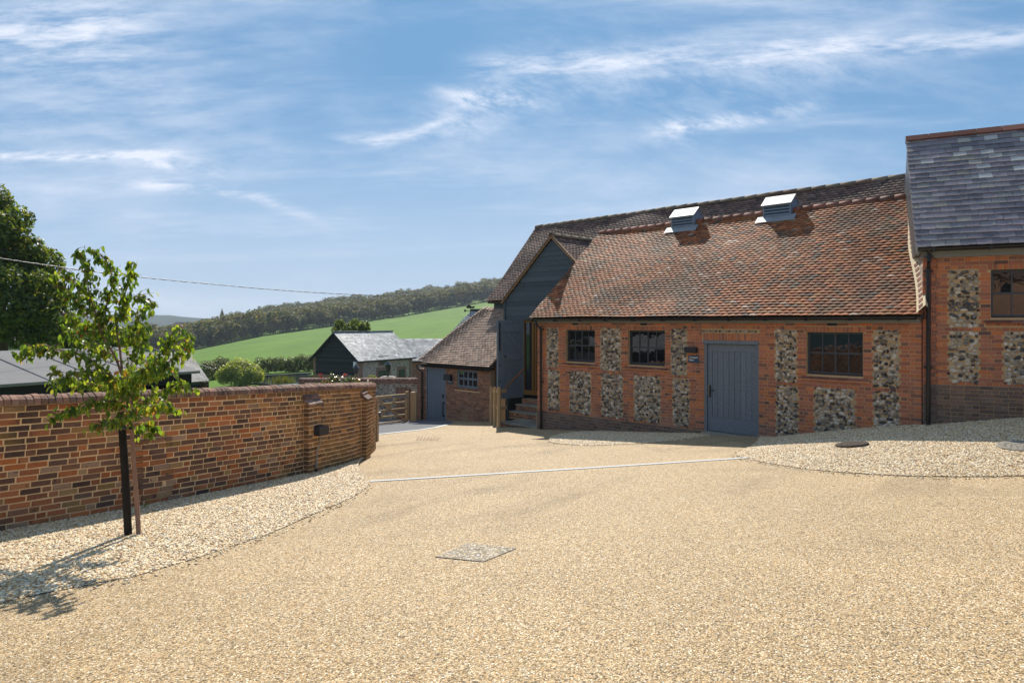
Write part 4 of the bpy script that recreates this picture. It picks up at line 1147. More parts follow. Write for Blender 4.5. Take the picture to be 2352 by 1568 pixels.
# porch
QP = 17.0
pL = F.s_at(1159, QP); pA_ = F.s_at(1268, QP); pz0 = .80; pzA = F.z_at(1268, 545, QP)
pRt = 2 * pA_ - pL
tanp = (pzA - pz0) / (pA_ - pL)
opL, opR = F.s_at(1166, QP) + .02, F.s_at(1234, QP) + .1
pw = MB(F)
pw.prism([(pL, QP + .03, .12), (pRt, QP + .03, .12), (pRt, QP + .03, pz0), (pA_, QP + .03, pzA - .06), (pL, QP + .03, pz0)], (0, .12, 0))
pw.box(pL, pL + .14, QP + .03, QP + .15, -3.7, .12)
pw.box(pL, pL + .12, QP + .151, Q0 + .3, -3.7, pz0)
pw.build('porch_wall', PAINT_BLACK, big)
k = 0; z = .10
while z < pzA - .12:
    h = .185; zt = z + .09
    a = pL + .02 if zt < pz0 else pL + (zt - pz0) / tanp + .02
    b = pRt if zt < pz0 else pRt - (zt - pz0) / tanp - .02
    if b - a > .1: brd.add(mat4(F, (a + b) / 2, QP - .005 + rng.uniform(-.003, .003), z + h / 2, b - a, 1, .168, 0, rng.uniform(-.002, .002)))
    z += .165
brd.finish()
MB(F).box(pL - .03, pL + .06, QP - .03, QP + .03, -3.6, pz0 - .02).build('corner_post', PAINT_BLACK, big)
bb = MB(F)
for sgn in (-1, 1):
    e = (pA_ + sgn * (pA_ - pL + .10), pz0 - .10 * tanp)
    bb.prism([(e[0], QP - .06, e[1] - .02), (pA_, QP - .06, pzA - .02), (pA_, QP - .06, pzA + .10), (e[0], QP - .06, e[1] + .10)][::sgn], (0, .05, 0))
bb.build('barge_board', OAK, big)
pd = MB(F); pd.prism([(pL - .12, QP - .055, pz0 - .10), (pA_, QP - .055, pzA + .03), (pRt + .12, QP - .055, pz0 - .10), (pRt + .12, QP - .055, pz0 - .14), (pA_, QP - .055, pzA - .04), (pL - .12, QP - .055, pz0 - .14)], (0, 4.5, 0))
pdk = pd.build('porch_roof', BARK_DK, big)
Fr = Frame(*F.W(pRt + .12, QP - .075, 0)[:2], 44.5); pp = math.atan(tanp)
lay_tiles(Fr, pdk, lambda t: 0.0, lambda t: 4.4, 0, pz0 - .10, pp, 31, tpm, [TILE_BROWN], .168, (math.hypot(pRt - pA_ + .12, pzA - pz0 + .1)) / 31.2, sag=.03, jit=.02, lift=.056, tilt=.20)
Fl = Frame(*F.W(pL - .12, QP + 4.3, 0)[:2], -135.5)
lay_tiles(Fl, pdk, lambda t: 0.0, lambda t: 4.4, 0, pz0 - .10, pp, 31, tpm, [TILE_BROWN], .168, (math.hypot(pRt - pA_ + .12, pzA - pz0 + .1)) / 31.2, sag=.03, jit=.02, lift=.056, tilt=.20)
rp = Pieces(pdk, 'ridge_tile', [ridge_proto(.44, .11)], [RIDGE_LICHEN])
for k in range(9): rp.add(mat4(Fr, .22 + k * .45, pRt + .12 - pA_, pzA + .15, 1, 1, 1, 0, rng.uniform(-.02, .02)))
rp.finish(smooth=True)
# oak screen in the doorway and dark room behind
TH = -2.50
osb = MB(F)
for px, wd in ((1168, .10), (1204, .09), (1225, .10), (1231.5, .08)):
    s_ = F.s_at(px, QP + .15); osb.box(s_ - wd / 2, s_ + wd / 2, QP + .12, QP + .22, TH, .12)
osb.box(opL, opR, QP + .122, QP + .218, .02, .121).box(opL, opR, QP + .122, QP + .218, TH, TH + .16)
osf = osb.build('oak_screen', OAK_DARK, big)
for a_, b_ in ((1168, 1204), (1204, 1225), (1225, 1231.5)):
    x0, x1 = F.s_at(a_, QP + .15) + .05, F.s_at(b_, QP + .15) - .05
    if x1 > x0: MB(F).box(x0, x1, QP + .165, QP + .172, TH + .16, .02).build('pane', GLASS_FAR, osf)
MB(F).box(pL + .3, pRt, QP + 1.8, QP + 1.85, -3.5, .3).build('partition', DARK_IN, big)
# open boarded leaf
hg = F.W(F.s_at(1203, QP - .02), QP - .02, 0); le = P(1143.5, 742, 23.15)
dv = Vector((hg.x - le.x, hg.y - le.y, 0)); Ld = dv.length
Fd = Frame(le.x, le.y, math.degrees(math.atan2(dv.y, dv.x)))
dz0, dz1 = -2.59, .10
db = MB(Fd); db.box(0, Ld, .045, .07, dz0, dz1)
lf2 = db.build('door', PAINT_DARK, big); lf2['label'] = 'open boarded leaf with ledges and braces'
for k in range(9):
    x0, x1 = Ld * k / 9 + .004, Ld * (k + 1) / 9 - .004; MB(Fd).box(x0, x1, .028, .0448, dz0, dz1, .005).build('plank', PAINT_DARK, lf2)
MB(Fd).box(0, .11, 0, .0278, dz0, dz1 - .0).build('stile', PAINT_DARK, lf2); MB(Fd).box(Ld - .12, Ld, 0, .0278, dz0, dz1 - .0).build('stile', PAINT_DARK, lf2)
for z0_, z1_ in ((dz1 - .40, dz1 - .14), (-1.26, -1.04), (dz0 + .02, dz0 + .26)):
    MB(Fd).box(.11, Ld - .12, .001, .0279, z0_, z1_).build('ledge', PAINT_DARK, lf2)
MB(Fd).beam((.34, .016, dz1 - .42), (Ld - .14, .016, -1.06), .024, .15, (0, -1, 0)).v and None
for (za, zb) in ((dz1 - .41, -1.03), (-1.27, dz0 + .27)):
    MB(Fd).prism([(.30, .004, za), (.46, .004, za), (Ld - .13, .004, zb + .20), (Ld - .13, .004, zb)], (0, .022, 0)).build('brace', PAINT_DARK, lf2)
MB(Fd).box(.05, .10, -.012, -.001, -.95, .02).box(.28, .33, -.012, -.001, -1.18, -1.10).box(.06, .1, -.012, -.001, -1.45, -1.40).box(.06, .1, -.012, -.001, -2.0, -1.95).build('door_furniture', BLACK_IRON, lf2)

# steps up to the porch
stp = thing('entrance_steps', 'paved landing and brick steps with stone treads below the porch', 'steps', F.W(-15.5, 15.6, -3.3), F.a)
stL = F.s_at(1150, 15.2); stR = sL - .01
base = MB(F).box(stL, stR, 15.2, 16.3, -3.6, -3.235).build('landing_base', MORTAR_S, stp)
bst = brick_set(stp, BRICK_SHED)
lay_row(F, stL, stR, -3.275, .075, 15.192, 0, bst); lay_row(F, stL, stR, -3.35, .075, 15.192, 0, bst)
for i in range(4):
    for j in range(2):
        x0 = lerp(stL - .02, stR, i / 4 + (.07 if j else 0) * (0 < i)); x1 = lerp(stL - .02, stR, (i + 1) / 4 + (.07 if j else 0) * (i < 3)) - .012
        MB(F).box(x0, x1, 15.17 + j * .56, 15.722 + j * .56, -3.233, -3.18, .006).build('paving_slab', STONE, stp)
rise = (-2.55 + 3.18) / 3
for i in range(3):
    q = 16.2 + i * .30; z = -3.18 + i * rise
    s0_ = F.s_at(1187, 16.2) - .35
    MB(F).box(s0_, stR, q, 17.1, z - .05, z + rise - .05).build('riser', MORTAR_S, stp)
    for rr in range(2): lay_row(F, s0_, stR, z + .042 + rr * .075, .075, q - .006, rr, bst)
    if i < 2:
        for jx in range(2):
            MB(F).box(lerp(s0_, stR, jx / 2), lerp(s0_, stR, (jx + 1) / 2) - .01, q - .03, q + .31, z + rise - .049, z + rise, .008).build('tread', STONE, stp)
bst.finish()
fence = thing('timber_fence', 'short round topped oak post and rail fence beside the porch steps', 'fence', P(1137, 978, 23.0))
posts = [(1146, 24.0 - 2.1), (1137.2, 23.05), (1129, 24.2)]
pp_ = []
for (px, Yp) in posts:
    x = U(px) * Yp; z = gz(x, Yp); r = .068; top = z + 1.30
    b = MB(); n = 12
    b.tube([(x, Yp, z - .05), (x, Yp, top - .07), (x, Yp, top - .03), (x, Yp, top)], [r, r, r * .8, r * .35], 12); b.build('post', OAK, fence, smooth=True); pp_.append((x, Yp, top))
for dz in (.16, .70):
    for i in range(2): MB().beam((pp_[i][0] + .04, pp_[i][1], pp_[i][2] - dz), (pp_[i + 1][0] + .04, pp_[i + 1][1], pp_[i + 1][2] - dz), .04, .10).build('rail', OAK, fence)
    e = Vector(pp_[0]) + Vector((.03, .02, -dz)); MB().beam(e, e + Vector((.20, .30, 0)), .04, .10).build('rail', OAK, fence)
x, Yp = U(1156) * 23.2, 23.2
MB().box(x - .075, x + .075, Yp - .075, Yp + .075, -3.5, V(915) * Yp).build('post', OAK, fence)
hr = MB().tube([P(1152.5, 899, 22.1), P(1203, 847, 23.3)], .026, 8)
hr.box(*([0] * 6)) if False else None
ho = hr.build('handrail', HANDRAIL, None, smooth=True); tag(ho, 'slanting orange hardwood handrail in front of the open blue door', 'handrail')

# ------------------------------------------------------------------ BIN STORE
QS = 16.9
bR, bL = F.s_at(1127, QS), F.s_at(974, QS)
shed = thing('bin_store', 'small brown brick bin store with a pale tile roof and a blue grey stable door', 'outbuilding', F.W(bL, QS, -4.1), F.a)
SZ = -1.72
sd = (F.s_at(978.5, QS), F.s_at(1023.5, QS)); sw = (F.s_at(1049, QS), F.s_at(1097, QS))
sdz = (-4.07, F.z_at(1000, 846, QS)); swz = (F.z_at(1072, 891, QS), F.z_at(1072, 849, QS))
MB(F).wall(bL, bR, -4.4, SZ, QS + .008, QS + .22, [(sd[0], sd[1], sdz[0], sdz[1]), (sw[0], sw[1], swz[0], swz[1])]).build('wall', MORTAR_S, shed)
MB(F).prism([(bR - .2, QS + .221, -4.3), (bR - .2, QS + 2.6, -4.3), (bR - .2, QS + 2.6, SZ + 2.1), (bR - .2, QS + .221, SZ + .1)], (.19, 0, 0)).build('side_wall', BRICK_FAR, shed)
MB(F).box(bL, bL + .2, QS + .221, QS + 2.6, -4.3, SZ).build('side_wall', BRICK_FAR, shed)
MB(F).box(bL + .2, bR - .2, QS + 2.3, QS + 2.4, -4.3, SZ).build('partition', DARK_IN, shed)
bs_ = brick_set(shed, BRICK_SHED)
for j in range(0, 36):
    zc = SZ - (j + .5) * .075
    bl = []
    if sdz[0] < zc < sdz[1]: bl.append(sd)
    if swz[0] - .02 < zc < swz[1]: bl.append(sw)
    if swz[0] - .12 < zc < swz[0]: bl.append((sw[0] - .12, sw[1] + .1))
    for a, b in intervals(bL, bR, bl): lay_row(F, a, b, zc, .075, QS, j, bs_, .010, kinds='flemish')
n = 12
for k in range(n): bs_.add(mat4(F, sw[0] - .1 + (k + .5) * (sw[1] - sw[0] + .2) / n, QS - .03, swz[0] - .05, .10 / .1025 * .8, 1, .075 / .065, .2), 3)
bs_.finish()
MB(F).box(sw[0] - .12, sw[1] + .12, QS - .02, QS + .03, swz[0] - .13, swz[0] - .095).build('sill_bed', MORTAR_W, shed)
window_steel(F, shed, sw[0], sw[1], swz[0], swz[1], QS + .05, 4, 2, PAINT_GREY, GLASS, .085, .05, dep=.07)
fb = MB(F); fb.box(sd[0], sd[0] + .05, QS + .01, QS + .1, sdz[0], sdz[1]).box(sd[1] - .05, sd[1], QS + .01, QS + .1, sdz[0], sdz[1]).box(sd[0] - .02, sd[1] + .02, QS - .005, QS + .1, sdz[1] - .05, sdz[1] + .03); fb.build('door_frame', PAINT_GREY, shed)
a, b = sd[0] + .055, sd[1] - .055
sl = MB(F); zm = lerp(sdz[0], sdz[1], .56); sl.box(a, b, QS + .05, QS + .09, sdz[0] + .02, sdz[1] - .055)
for (z0_, z1_) in ((sdz[0] + .02, sdz[0] + .25), (zm - .10, zm - .008), (zm + .002, zm + .13), (sdz[1] - .18, sdz[1] - .055)): sl.box(a, b, QS + .038, QS + .0498, z0_, z1_)
sl.box(a, a + .13, QS + .039, QS + .0497, sdz[0] + .25, sdz[1] - .18).box(b - .13, b, QS + .039, QS + .0497, sdz[0] + .25, sdz[1] - .18)
sdo = sl.build('door', PAINT_GREY, shed); sdo['label'] = 'blue grey stable door in two halves'
for k in range(6):
    x0, x1 = lerp(a + .13, b - .13, k / 6) + .005, lerp(a + .13, b - .13, (k + 1) / 6) - .005
    for (z0_, z1_) in ((sdz[0] + .252, zm - .102), (zm + .132, sdz[1] - .182)): MB(F).box(x0, x1, QS + .041, QS + .0496, z0_, z1_, .003).build('plank', PAINT_GREY, sdo)
MB(F).box(b - .22, b + .10, QS + .015, QS + .037, zm - .06, zm - .02).box(b - .17, b - .12, QS + .015, QS + .037, zm - .15, zm - .02).tube([(b - .12, QS + .0, zm - .33), (b - .12, QS + .0, zm - .85)], .018, 6).box(b - .14, b - .03, QS, QS + .037, zm - .34, zm - .30).box(b - .14, b - .03, QS, QS + .037, zm - .87, zm - .83).build('latch', BLACK_IRON, sdo)
MB(F).box(bL - .05, bR + .02, QS - .05, QS - .001, SZ - .02, SZ + .13).build('fascia', FASCIA, shed)
# lean-to roof, its far verge sweeping in
shE, shQ = SZ + .10, QS - .2; shT = .56; shTQ = QS + 2.53; shP = math.atan2(shT - shE, shTQ - shQ); shS = math.hypot(shT - shE, shTQ - shQ)
eL = F.s_at(962, shQ); tL = F.s_at(1113, shTQ)
def shl(t): return lerp(eL, tL, t ** .92) - .10 * math.sin(math.pi * t)
rd = MB(F); 
for i in range(12):
    t0, t1 = i / 12, (i + 1) / 12
    pt = lambda t, s: (s, lerp(shQ, shTQ, t) + .03, lerp(shE, shT, t) - .035)
    rd.quad(pt(t0, shl(t0) + .04), pt(t0, bR + .15), pt(t1, bR + .15), pt(t1, shl(t1) + .04))
    dn = lambda p: (p[0], p[1] + .02, p[2] - .09)
    rd.quad(dn(pt(t0, shl(t0) + .04)), pt(t0, shl(t0) + .04), pt(t1, shl(t1) + .04), dn(pt(t1, shl(t1) + .04)))
    rd.quad(pt(t0, bR + .15), dn(pt(t0, bR + .15)), dn(pt(t1, bR + .15)), pt(t1, bR + .15))
    rd.quad(dn(pt(t1, shl(t1))), dn(pt(t1, bR + .15)), dn(pt(t0, bR + .15)), dn(pt(t0, shl(t0))))
rdk = rd.build('roof', BARK_DK, shed)
lay_tiles(F, rdk, shl, lambda t: bR + .16 + 1.4 * max(0, t - .55), shQ, shE, shP, 33, tp, [TILE_PALE], .168, shS / 33.2, sag=.03, jit=.022, tilt=.205, lift=.056, edge_lift=lambda s, d: .12 * max(0, 1 - (s - shl(min(1, d / shS))) / .9) ** 2 if s - shl(min(1, d / shS)) < .9 else 0)
gutter_run(F, shed, eL + .02, bR + .18, shQ + .02, shE - .03, .045)
px_ = F.s_at(970, QS); downpipe(F, shed, [(px_ - .12, shQ + .02, shE - .06), (px_ - .12, shQ + .02, shE - .18), (px_ + .05, QS - .06, shE - .38), (px_ + .05, QS - .06, -4.25)], .04, [(px_ + .05, QS - .06, -3.0)])
# far return pier of the shed
MB(F).box(bL - .5, bL - .02, QS + .03, QS + .5, -4.4, V(846) * 28).build('pier', BRICK_FAR, shed)

# signs and lamps on the walls
def text_on(frame, parent, txt, s, q, z, size, m):
    cu = bpy.data.curves.new('lettering', 'FONT'); cu.body = txt; cu.size = size; cu.extrude = .0008; cu.space_line = .95; cu.offset = .0011
    cu.materials.append(m)
    tmp = bpy.data.objects.new('lettering', cu); me = bpy.data.meshes.new_from_object(tmp); bpy.data.objects.remove(tmp); me.name = 'lettering'
    o = bpy.data.objects.new('lettering', me); COL.objects.link(o); o.parent = parent; o.matrix_parent_inverse = WM[parent.name].inverted()
    o.matrix_basis = Matrix.Translation(frame.W(s, q, z)) @ Matrix.Rotation(frame.a, 4, 'Z') @ Matrix.Rotation(R(90), 4, 'X')
    return o
s_, z_ = sx_(1594), F.z_at(1594, 824.5, QB)
sg = thing('wall_sign', 'small blue plaque lettered Orchard Barn beside the big grey door', 'sign', F.W(s_, QB, z_), F.a)
hw = (sx_(1605.5) - sx_(1582)) / 2
MB(F).box(s_ - hw, s_ + hw, QB - .022, QB - .004, z_ - .088, z_ + .088, .002).build('plate', PLAQUE, sg)
text_on(F, sg, 'Orchard\nBarn', s_ - hw + .03, QB - .024, z_ + .022, .066, WHITE)
z_ = F.z_at(1593, 803, QB)
wl = thing('wall_lamp', 'wide charcoal box lamp above the blue plaque on the barn', 'lamp', F.W(s_, QB, z_), F.a)
MB(F).box(sx_(1577), sx_(1603), QB - .12, QB - .004, z_ - .07, z_ + .065, .006).build('body', DARK_BOX, wl); MB(F).box(sx_(1577) + .02, sx_(1603) - .02, QB - .10, QB - .02, z_ - .075, z_ - .0705).build('lens', WHITEWASH, wl)
s_, z_ = F.s_at(1034, QS), F.z_at(1034, 876, QS)
sg = thing('wall_sign', 'tiny blue plaque lettered Bin Store beside the stable door', 'sign', F.W(s_, QS, z_), F.a)
MB(F).box(s_ - .16, s_ + .16, QS - .022, QS - .004, z_ - .09, z_ + .09, .002).build('plate', PLAQUE, sg)
text_on(F, sg, 'Bin Store', s_ - .125, QS - .024, z_ - .02, .062, WHITE)
s_, z_ = F.s_at(1032, QS), F.z_at(1032, 866, QS)
wl = thing('wall_lamp', 'charcoal box lamp above the tiny plaque on the bin store', 'lamp', F.W(s_, QS, z_), F.a)
MB(F).box(s_ - .22, s_ + .20, QS - .13, QS - .004, z_ - .12, z_ + .10, .006).build('body', DARK_BOX, wl); MB(F).box(s_ - .2, s_ + .18, QS - .11, QS - .02, z_ - .125, z_ - .1205).build('lens', WHITEWASH, wl)

# two louvred vents astride the barn's ridge
def roof_vent(px, label):
    s = F.s_at(px, RQ); v = thing('roof_vent', label, 'vent', F.W(s, RQ, RZ), F.a, 'louvred vents on the barn ridge')
    hw, hd = .38, .25; zb, zt = RZ - .16, RZ + .25
    b = MB(F); b.box(s - hw, s - hw + .03, RQ - hd, RQ + hd, zb - .2, zt).box(s + hw - .03, s + hw, RQ - hd, RQ + hd, zb - .2, zt).box(s - hw + .03, s + hw - .03, RQ + hd - .02, RQ + hd, zb - .2, zt)
    for sg_ in (-1, 1): b.prism([(s + sg_ * (hw - .015) - .015, RQ - hd, zt), (s + sg_ * (hw - .015) - .015, RQ + hd, zt), (s + sg_ * (hw - .015) - .015, RQ, zt + .20)], (.03, 0, 0))
    b.build('body', VENT_BLUE, v)
    MB(F).box(s - hw + .03, s + hw - .03, RQ - hd + .12, RQ - hd + .14, zb, zt).build('backing', DARK_IN, v)
    for k in range(4):
        z = lerp(zb + .06, zt - .02, k / 4)
        MB(F).prism([(s - hw + .03, RQ - hd - .005, z), (s - hw + .03, RQ - hd + .10, z + .10), (s - hw + .03, RQ - hd + .10, z + .112), (s - hw + .03, RQ - hd - .005, z + .03)], (2 * hw - .06, 0, 0)).build('louvre', VENT_BLUE, v)
    c = MB(F); o_ = .06
    c.prism([(s - hw - .04, RQ - hd - o_, zt - .05), (s - hw - .04, RQ, zt + .22), (s - hw - .04, RQ + hd + o_, zt - .05), (s - hw - .04, RQ + hd + o_, zt - .06), (s - hw - .04, RQ, zt + .205), (s - hw - .04, RQ - hd - o_, zt - .065)], (2 * hw + .08, 0, 0)); c.build('cap', GALV, v)
    t_ = math.tan(PITCH); f = MB(F)
    for sg_ in (-1, 1):
        q0, q1 = RQ + sg_ * (hd + .17), RQ + sg_ * (hd - .02)
        zq = lambda q: RZ + .07 - abs(q - RQ) * t_
        f.prism([(s - hw - .16, q0, zq(q0)), (s - hw - .16, q1, zq(q1) + .02), (s - hw - .16, q1, zq(q1) + .03), (s - hw - .16, q0, zq(q0) + .012)], (2 * hw + .32, 0, 0))
    f.build('flashing', GALV, v)
roof_vent(1577, 'louvred metal vent on the barn ridge, the smaller looking one nearer the porch gable')
roof_vent(1793, 'louvred metal vent on the barn ridge, the larger looking one nearer the slate wing')

# ------------------------------------------------------------------ GARDEN WALL
WH = 1.475
gw = thing('garden_wall', 'long curved old brick wall with rounded coping bricks and buttresses', 'wall', (*wpath[0], gz(*wpath[0])))
tmax = wlen[-1] - .05
core = MB(); N_ = 150
pt = []
for i in range(N_ + 1):
    t = tmax * i / N_; x, y, d = wat(t); nx, ny = -d[1], d[0]; z = gz(x, y)
    pt.append([(x + nx * .008, y + ny * .008, z - .25), (x + nx * .008, y + ny * .008, z + WH), (x + nx * .22, y + ny * .22, z + WH), (x + nx * .22, y + ny * .22, z - .25)])
for i in range(N_):
    A, B = pt[i], pt[i + 1]
    core.quad(A[0], B[0], B[1], A[1]); core.quad(A[1], B[1], B[2], A[2]); core.quad(A[2], B[2], B[3], A[3])
core.quad(*pt[-1]); core.build('core', MORTAR_W, gw)
def t_of_px(px):
    best = min(np.linspace(3, 14.5, 700), key=lambda t: abs(wat(t)[0] / wat(t)[1] - U(px))); return best
piers = [(t_of_px(318), t_of_px(388), .022, .95, 0), (t_of_px(712) - .18, t_of_px(712) + .18, .125, 1.33, 1), (t_of_px(834) - .18, t_of_px(834) + .18, .125, 1.33, 1)]
old = Pieces(gw, 'brick', [brick_proto(.215, .065, .1, .007, .004) for _ in range(3)] + [brick_proto(.1025, .065, .1, .007, .004) for _ in range(3)] , [BRICK_OLD])
alg = Pieces(gw, 'brick', [brick_proto(.215, .065, .1, .007, .004) for _ in range(3)] + [brick_proto(.1025, .065, .1, .007, .004) for _ in range(3)] , [BRICK_ALGAE])
def wmat(t, zc, proud=0.0, sx=1, sz=1, lat=0.0, rz=0.0):
    x, y, d = wat(t); nx, ny = -d[1], d[0]
    slope = GX * d[0] + GY * d[1]
    a = math.atan2(d[1], d[0])
    M = Matrix.Translation((x - nx * proud, y - ny * proud, gz(x, y) + zc)) @ Matrix.Rotation(a + rz, 4, 'Z') @ Matrix.Rotation(-math.atan(slope), 4, 'Y') @ Matrix.Diagonal((sx, 1, sz, 1))
    return np.array(M)
ch = .0768; rows = int((WH + .12) / ch)
T_SWITCH = t_of_px(640)
for j in range(rows + 1):
    zc = WH - (j + .5) * ch + .004
    t = 2.6 + (.1 if j % 2 else 0); k = j
    while t < tmax - .05:
        k += 1
        wd = .228 if (k % 3 or rng.random() < .25) and True else .118
        if t > T_SWITCH: wd = .225 if k % 2 else .113
        wd *= rng.uniform(.96, 1.04)
        tc = t + wd / 2; proud = 0.0
        for (a, b, pr, top, kind) in piers:
            if a - .02 < tc < b and zc < top and kind == 0: proud = pr
        big_ = wd > .17; pw_ = .215 if big_ else .1025
        jt = .015
        pc = alg if tc > T_SWITCH + rng.uniform(-.6, .6) else old
        pc.add(wmat(tc, zc + rng.uniform(-.003, .003), proud + rng.uniform(-.003, .003), (wd - jt) / pw_, (ch - .014) / .065, 0, rng.uniform(-.012, .012)), rng.randrange(3) if big_ else 3 + rng.randrange(3))
        t += wd
# buttresses
for pi, (a, b, pr, top, kind) in enumerate(piers):
    if kind == 0:
        x, y, d = wat((a + b) / 2); Fp = Frame(x, y, math.degrees(math.atan2(d[1], d[0])) + 1.0); z = gz(x, y)
        MB(Fp).box(-(b - a) / 2 + .06, (b - a) / 2 - .05, -pr + .012, .05, z - .3, z + top - .06).build('buttress', MORTAR_W, gw); continue
    tc = (a + b) / 2; x, y, d = wat(tc); hw = (b - a) / 2; z = gz(x, y)
    Fp = Frame(x, y, math.degrees(math.atan2(d[1], d[0])))
    pm = MB(Fp).box(-hw + .008, hw - .008, -pr + .008, .05, z - .25, z + top - .05).build('buttress', MORTAR_W, gw)
    for j in range(int(top / ch) + 2):
        zc = z + top - .06 - (j + .5) * ch
        lay = [(-hw, hw - .12), (hw - .12, hw)] if j % 2 == 0 else [(-hw, -hw + .12), (-hw + .12, hw)]
        for (p, q_) in lay:
            wd = q_ - p; big_ = wd > .17; pw_ = .215 if big_ else .1025
            alg.add(mat4(Fp, (p + q_) / 2, -pr + rng.uniform(-.003, .003), zc, (wd - .013) / pw_, 1, (ch - .014) / .065, 0, 0, rng.uniform(-.01, .01)), (0 if big_ else 3) + rng.randrange(3))
        for sg_ in (-1, 1):
            Fs = Frame(*Fp.W(sg_ * hw, 0, 0)[:2], math.degrees(Fp.a) + 90 * sg_)
            alg.add(mat4(Fs, (-pr / 2 if sg_ > 0 else pr / 2) + 0, .0, zc, (pr - .02) / .1025, .5, (ch - .014) / .065), 3)
    for i in range(2):
        for k in range(2):
            x0 = lerp(-hw - .02, hw + .02, k / 2); x1 = lerp(-hw - .02, hw + .02, (k + 1) / 2) - .008
            q0 = -pr - .03 + i * .10; zz_ = z + top - .06 + i * .115
            MB(Fp).prism([(x0, q0, zz_), (x0, q0 + .14, zz_ + .10), (x0, q0 + .14, zz_ + .03), (x0, q0, zz_ - .045)][::-1], (x1 - x0, 0, 0)).build('cap_tile', TILE_BROWN, gw)
old.finish(); alg.finish(limit=1)
# rounded coping bricks on edge
def coping_proto(wd=.07, dep=.27, hgt=.115, n=7):
    v = []; prof = [(-dep / 2, 0)] + [(-dep / 2 * math.cos(math.pi * k / n), .03 + (hgt - .03) * math.sin(math.pi * k / n)) for k in range(n + 1)] + [(dep / 2, 0)]
    for x in (-wd / 2, wd / 2):
        for (y, z) in prof: v.append((x, y + rng.uniform(-.003, .003), z + rng.uniform(-.003, .003)))
    m_ = len(prof); q = [(k, m_ + k, m_ + k + 1, k + 1) for k in range(m_ - 1)]
    return (np.array(v), [np.array(q), np.array([list(range(m_)), list(range(m_, 2 * m_))[::-1]])])
COPING = pieces_mat('coping brick', [(0, (.16, .10, .078)), (.4, (.25, .14, .10)), (.75, (.31, .17, .12)), (1, (.20, .14, .11))], var=.4, patch=((.40, .33, .26), 16, .58, .75), bs=.6)
cp = Pieces(gw, 'coping_brick', [coping_proto() for _ in range(4)], [COPING])
t = 2.6
while t < tmax:
    M = wmat(t, WH + .012, -.105, rng.uniform(.95, 1.01), rng.uniform(.94, 1.05), 0, rng.uniform(-.03, .03)); cp.add(M); t += .0785
cp.finish()
cb = MB(); 
for i in range(N_):
    for (dz, o0, o1) in ((.085, .02, .19),):
        t0, t1 = 2.6 + (tmax - 2.6) * i / N_, 2.6 + (tmax - 2.6) * (i + 1) / N_
        q = []
        for tt in (t0, t1):
            x, y, d = wat(tt); nx, ny = -d[1], d[0]; z = gz(x, y) + WH
            q.append([(x + nx * -.012, y + ny * -.012, z - .002), (x + nx * -.012, y + ny * -.012, z + .045), (x + nx * .03, y + ny * .03, z + .093), (x + nx * .18, y + ny * .18, z + .093), (x + nx * .23, y + ny * .23, z)])
        for k in range(4): cb.quad(q[0][k], q[1][k], q[1][k + 1], q[0][k + 1])
cb.build('coping_mortar', MORTAR_S, gw)
# second buttress wall end behind
ep = thing('wall_pier', 'dark rounded brick pier just behind the end of the curved wall', 'pier', (-3.62, 17.75, gz(-3.6, 17.7)))
ex_, ey_ = U(859.5) * 18.3, 18.3
zt_ = V(921) * 18.3; zb_ = gz(ex_, ey_)
MB().box(ex_ - .10, ex_ + .065, ey_ - .1, ey_ + .3, zb_ - .2, zt_).build('core', MORTAR_S, ep)
eb = brick_set(ep, BRICK_ALGAE); Fe = Frame(ex_ - .12, ey_ - .112, 0)
for j in range(int((zt_ - zb_) / ch) + 2): lay_row(Fe, 0, .20, zt_ - (j + .5) * ch, ch, 0, j, eb)
eb.finish()
MB().tube([(ex_ - .12, ey_ - .02, zt_ + .01), (ex_ + .08, ey_ - .02, zt_ + .01)], .085, 10).build('coping', COPING, ep)

# meter box and conduit on the buttress
t = t_of_px(716); x, y, d = wat(t); Fp = Frame(x, y, math.degrees(math.atan2(d[1], d[0])))
bx = P(718, 996, 12.0)
mb_ = thing('junction_box', 'charcoal metal box with a pale conduit fixed to the wall buttress', 'box', bx)
t0 = piers[1]; tc = (t0[0] + t0[1]) / 2; x, y, d = wat(tc); Fp = Frame(x, y, math.degrees(math.atan2(d[1], d[0]))); hw = (t0[1] - t0[0]) / 2
zc = gz(x, y) + .775
MB(Fp).box(-.06, .21, -.26, -.135, zc - .075, zc + .075, .005).build('body', DARK_BOX, mb_)
MB(Fp).box(-.02, .16, -.134, -.126, zc - .05, zc + .09).build('back_plate', BLACK_IRON, mb_)
MB(Fp).tube([(.06, -.18, zc - .07), (.06, -.175, zc - .25), (.0, -.155, zc - .36), (-.01, -.15, zc - .68)], .012, 8).build('conduit', WHITEWASH, mb_, smooth=True)
MB(Fp).tube([(-.01, -.15, zc - .55), (-.01, -.15, zc - .66)], .022, 8).build('connector', WHITEWASH, mb_); MB(Fp).tube([(-.01, -.15, zc - .66), (-.01, -.15, zc - .84)], .019, 8).build('plug', BLACK_PLASTIC, mb_)

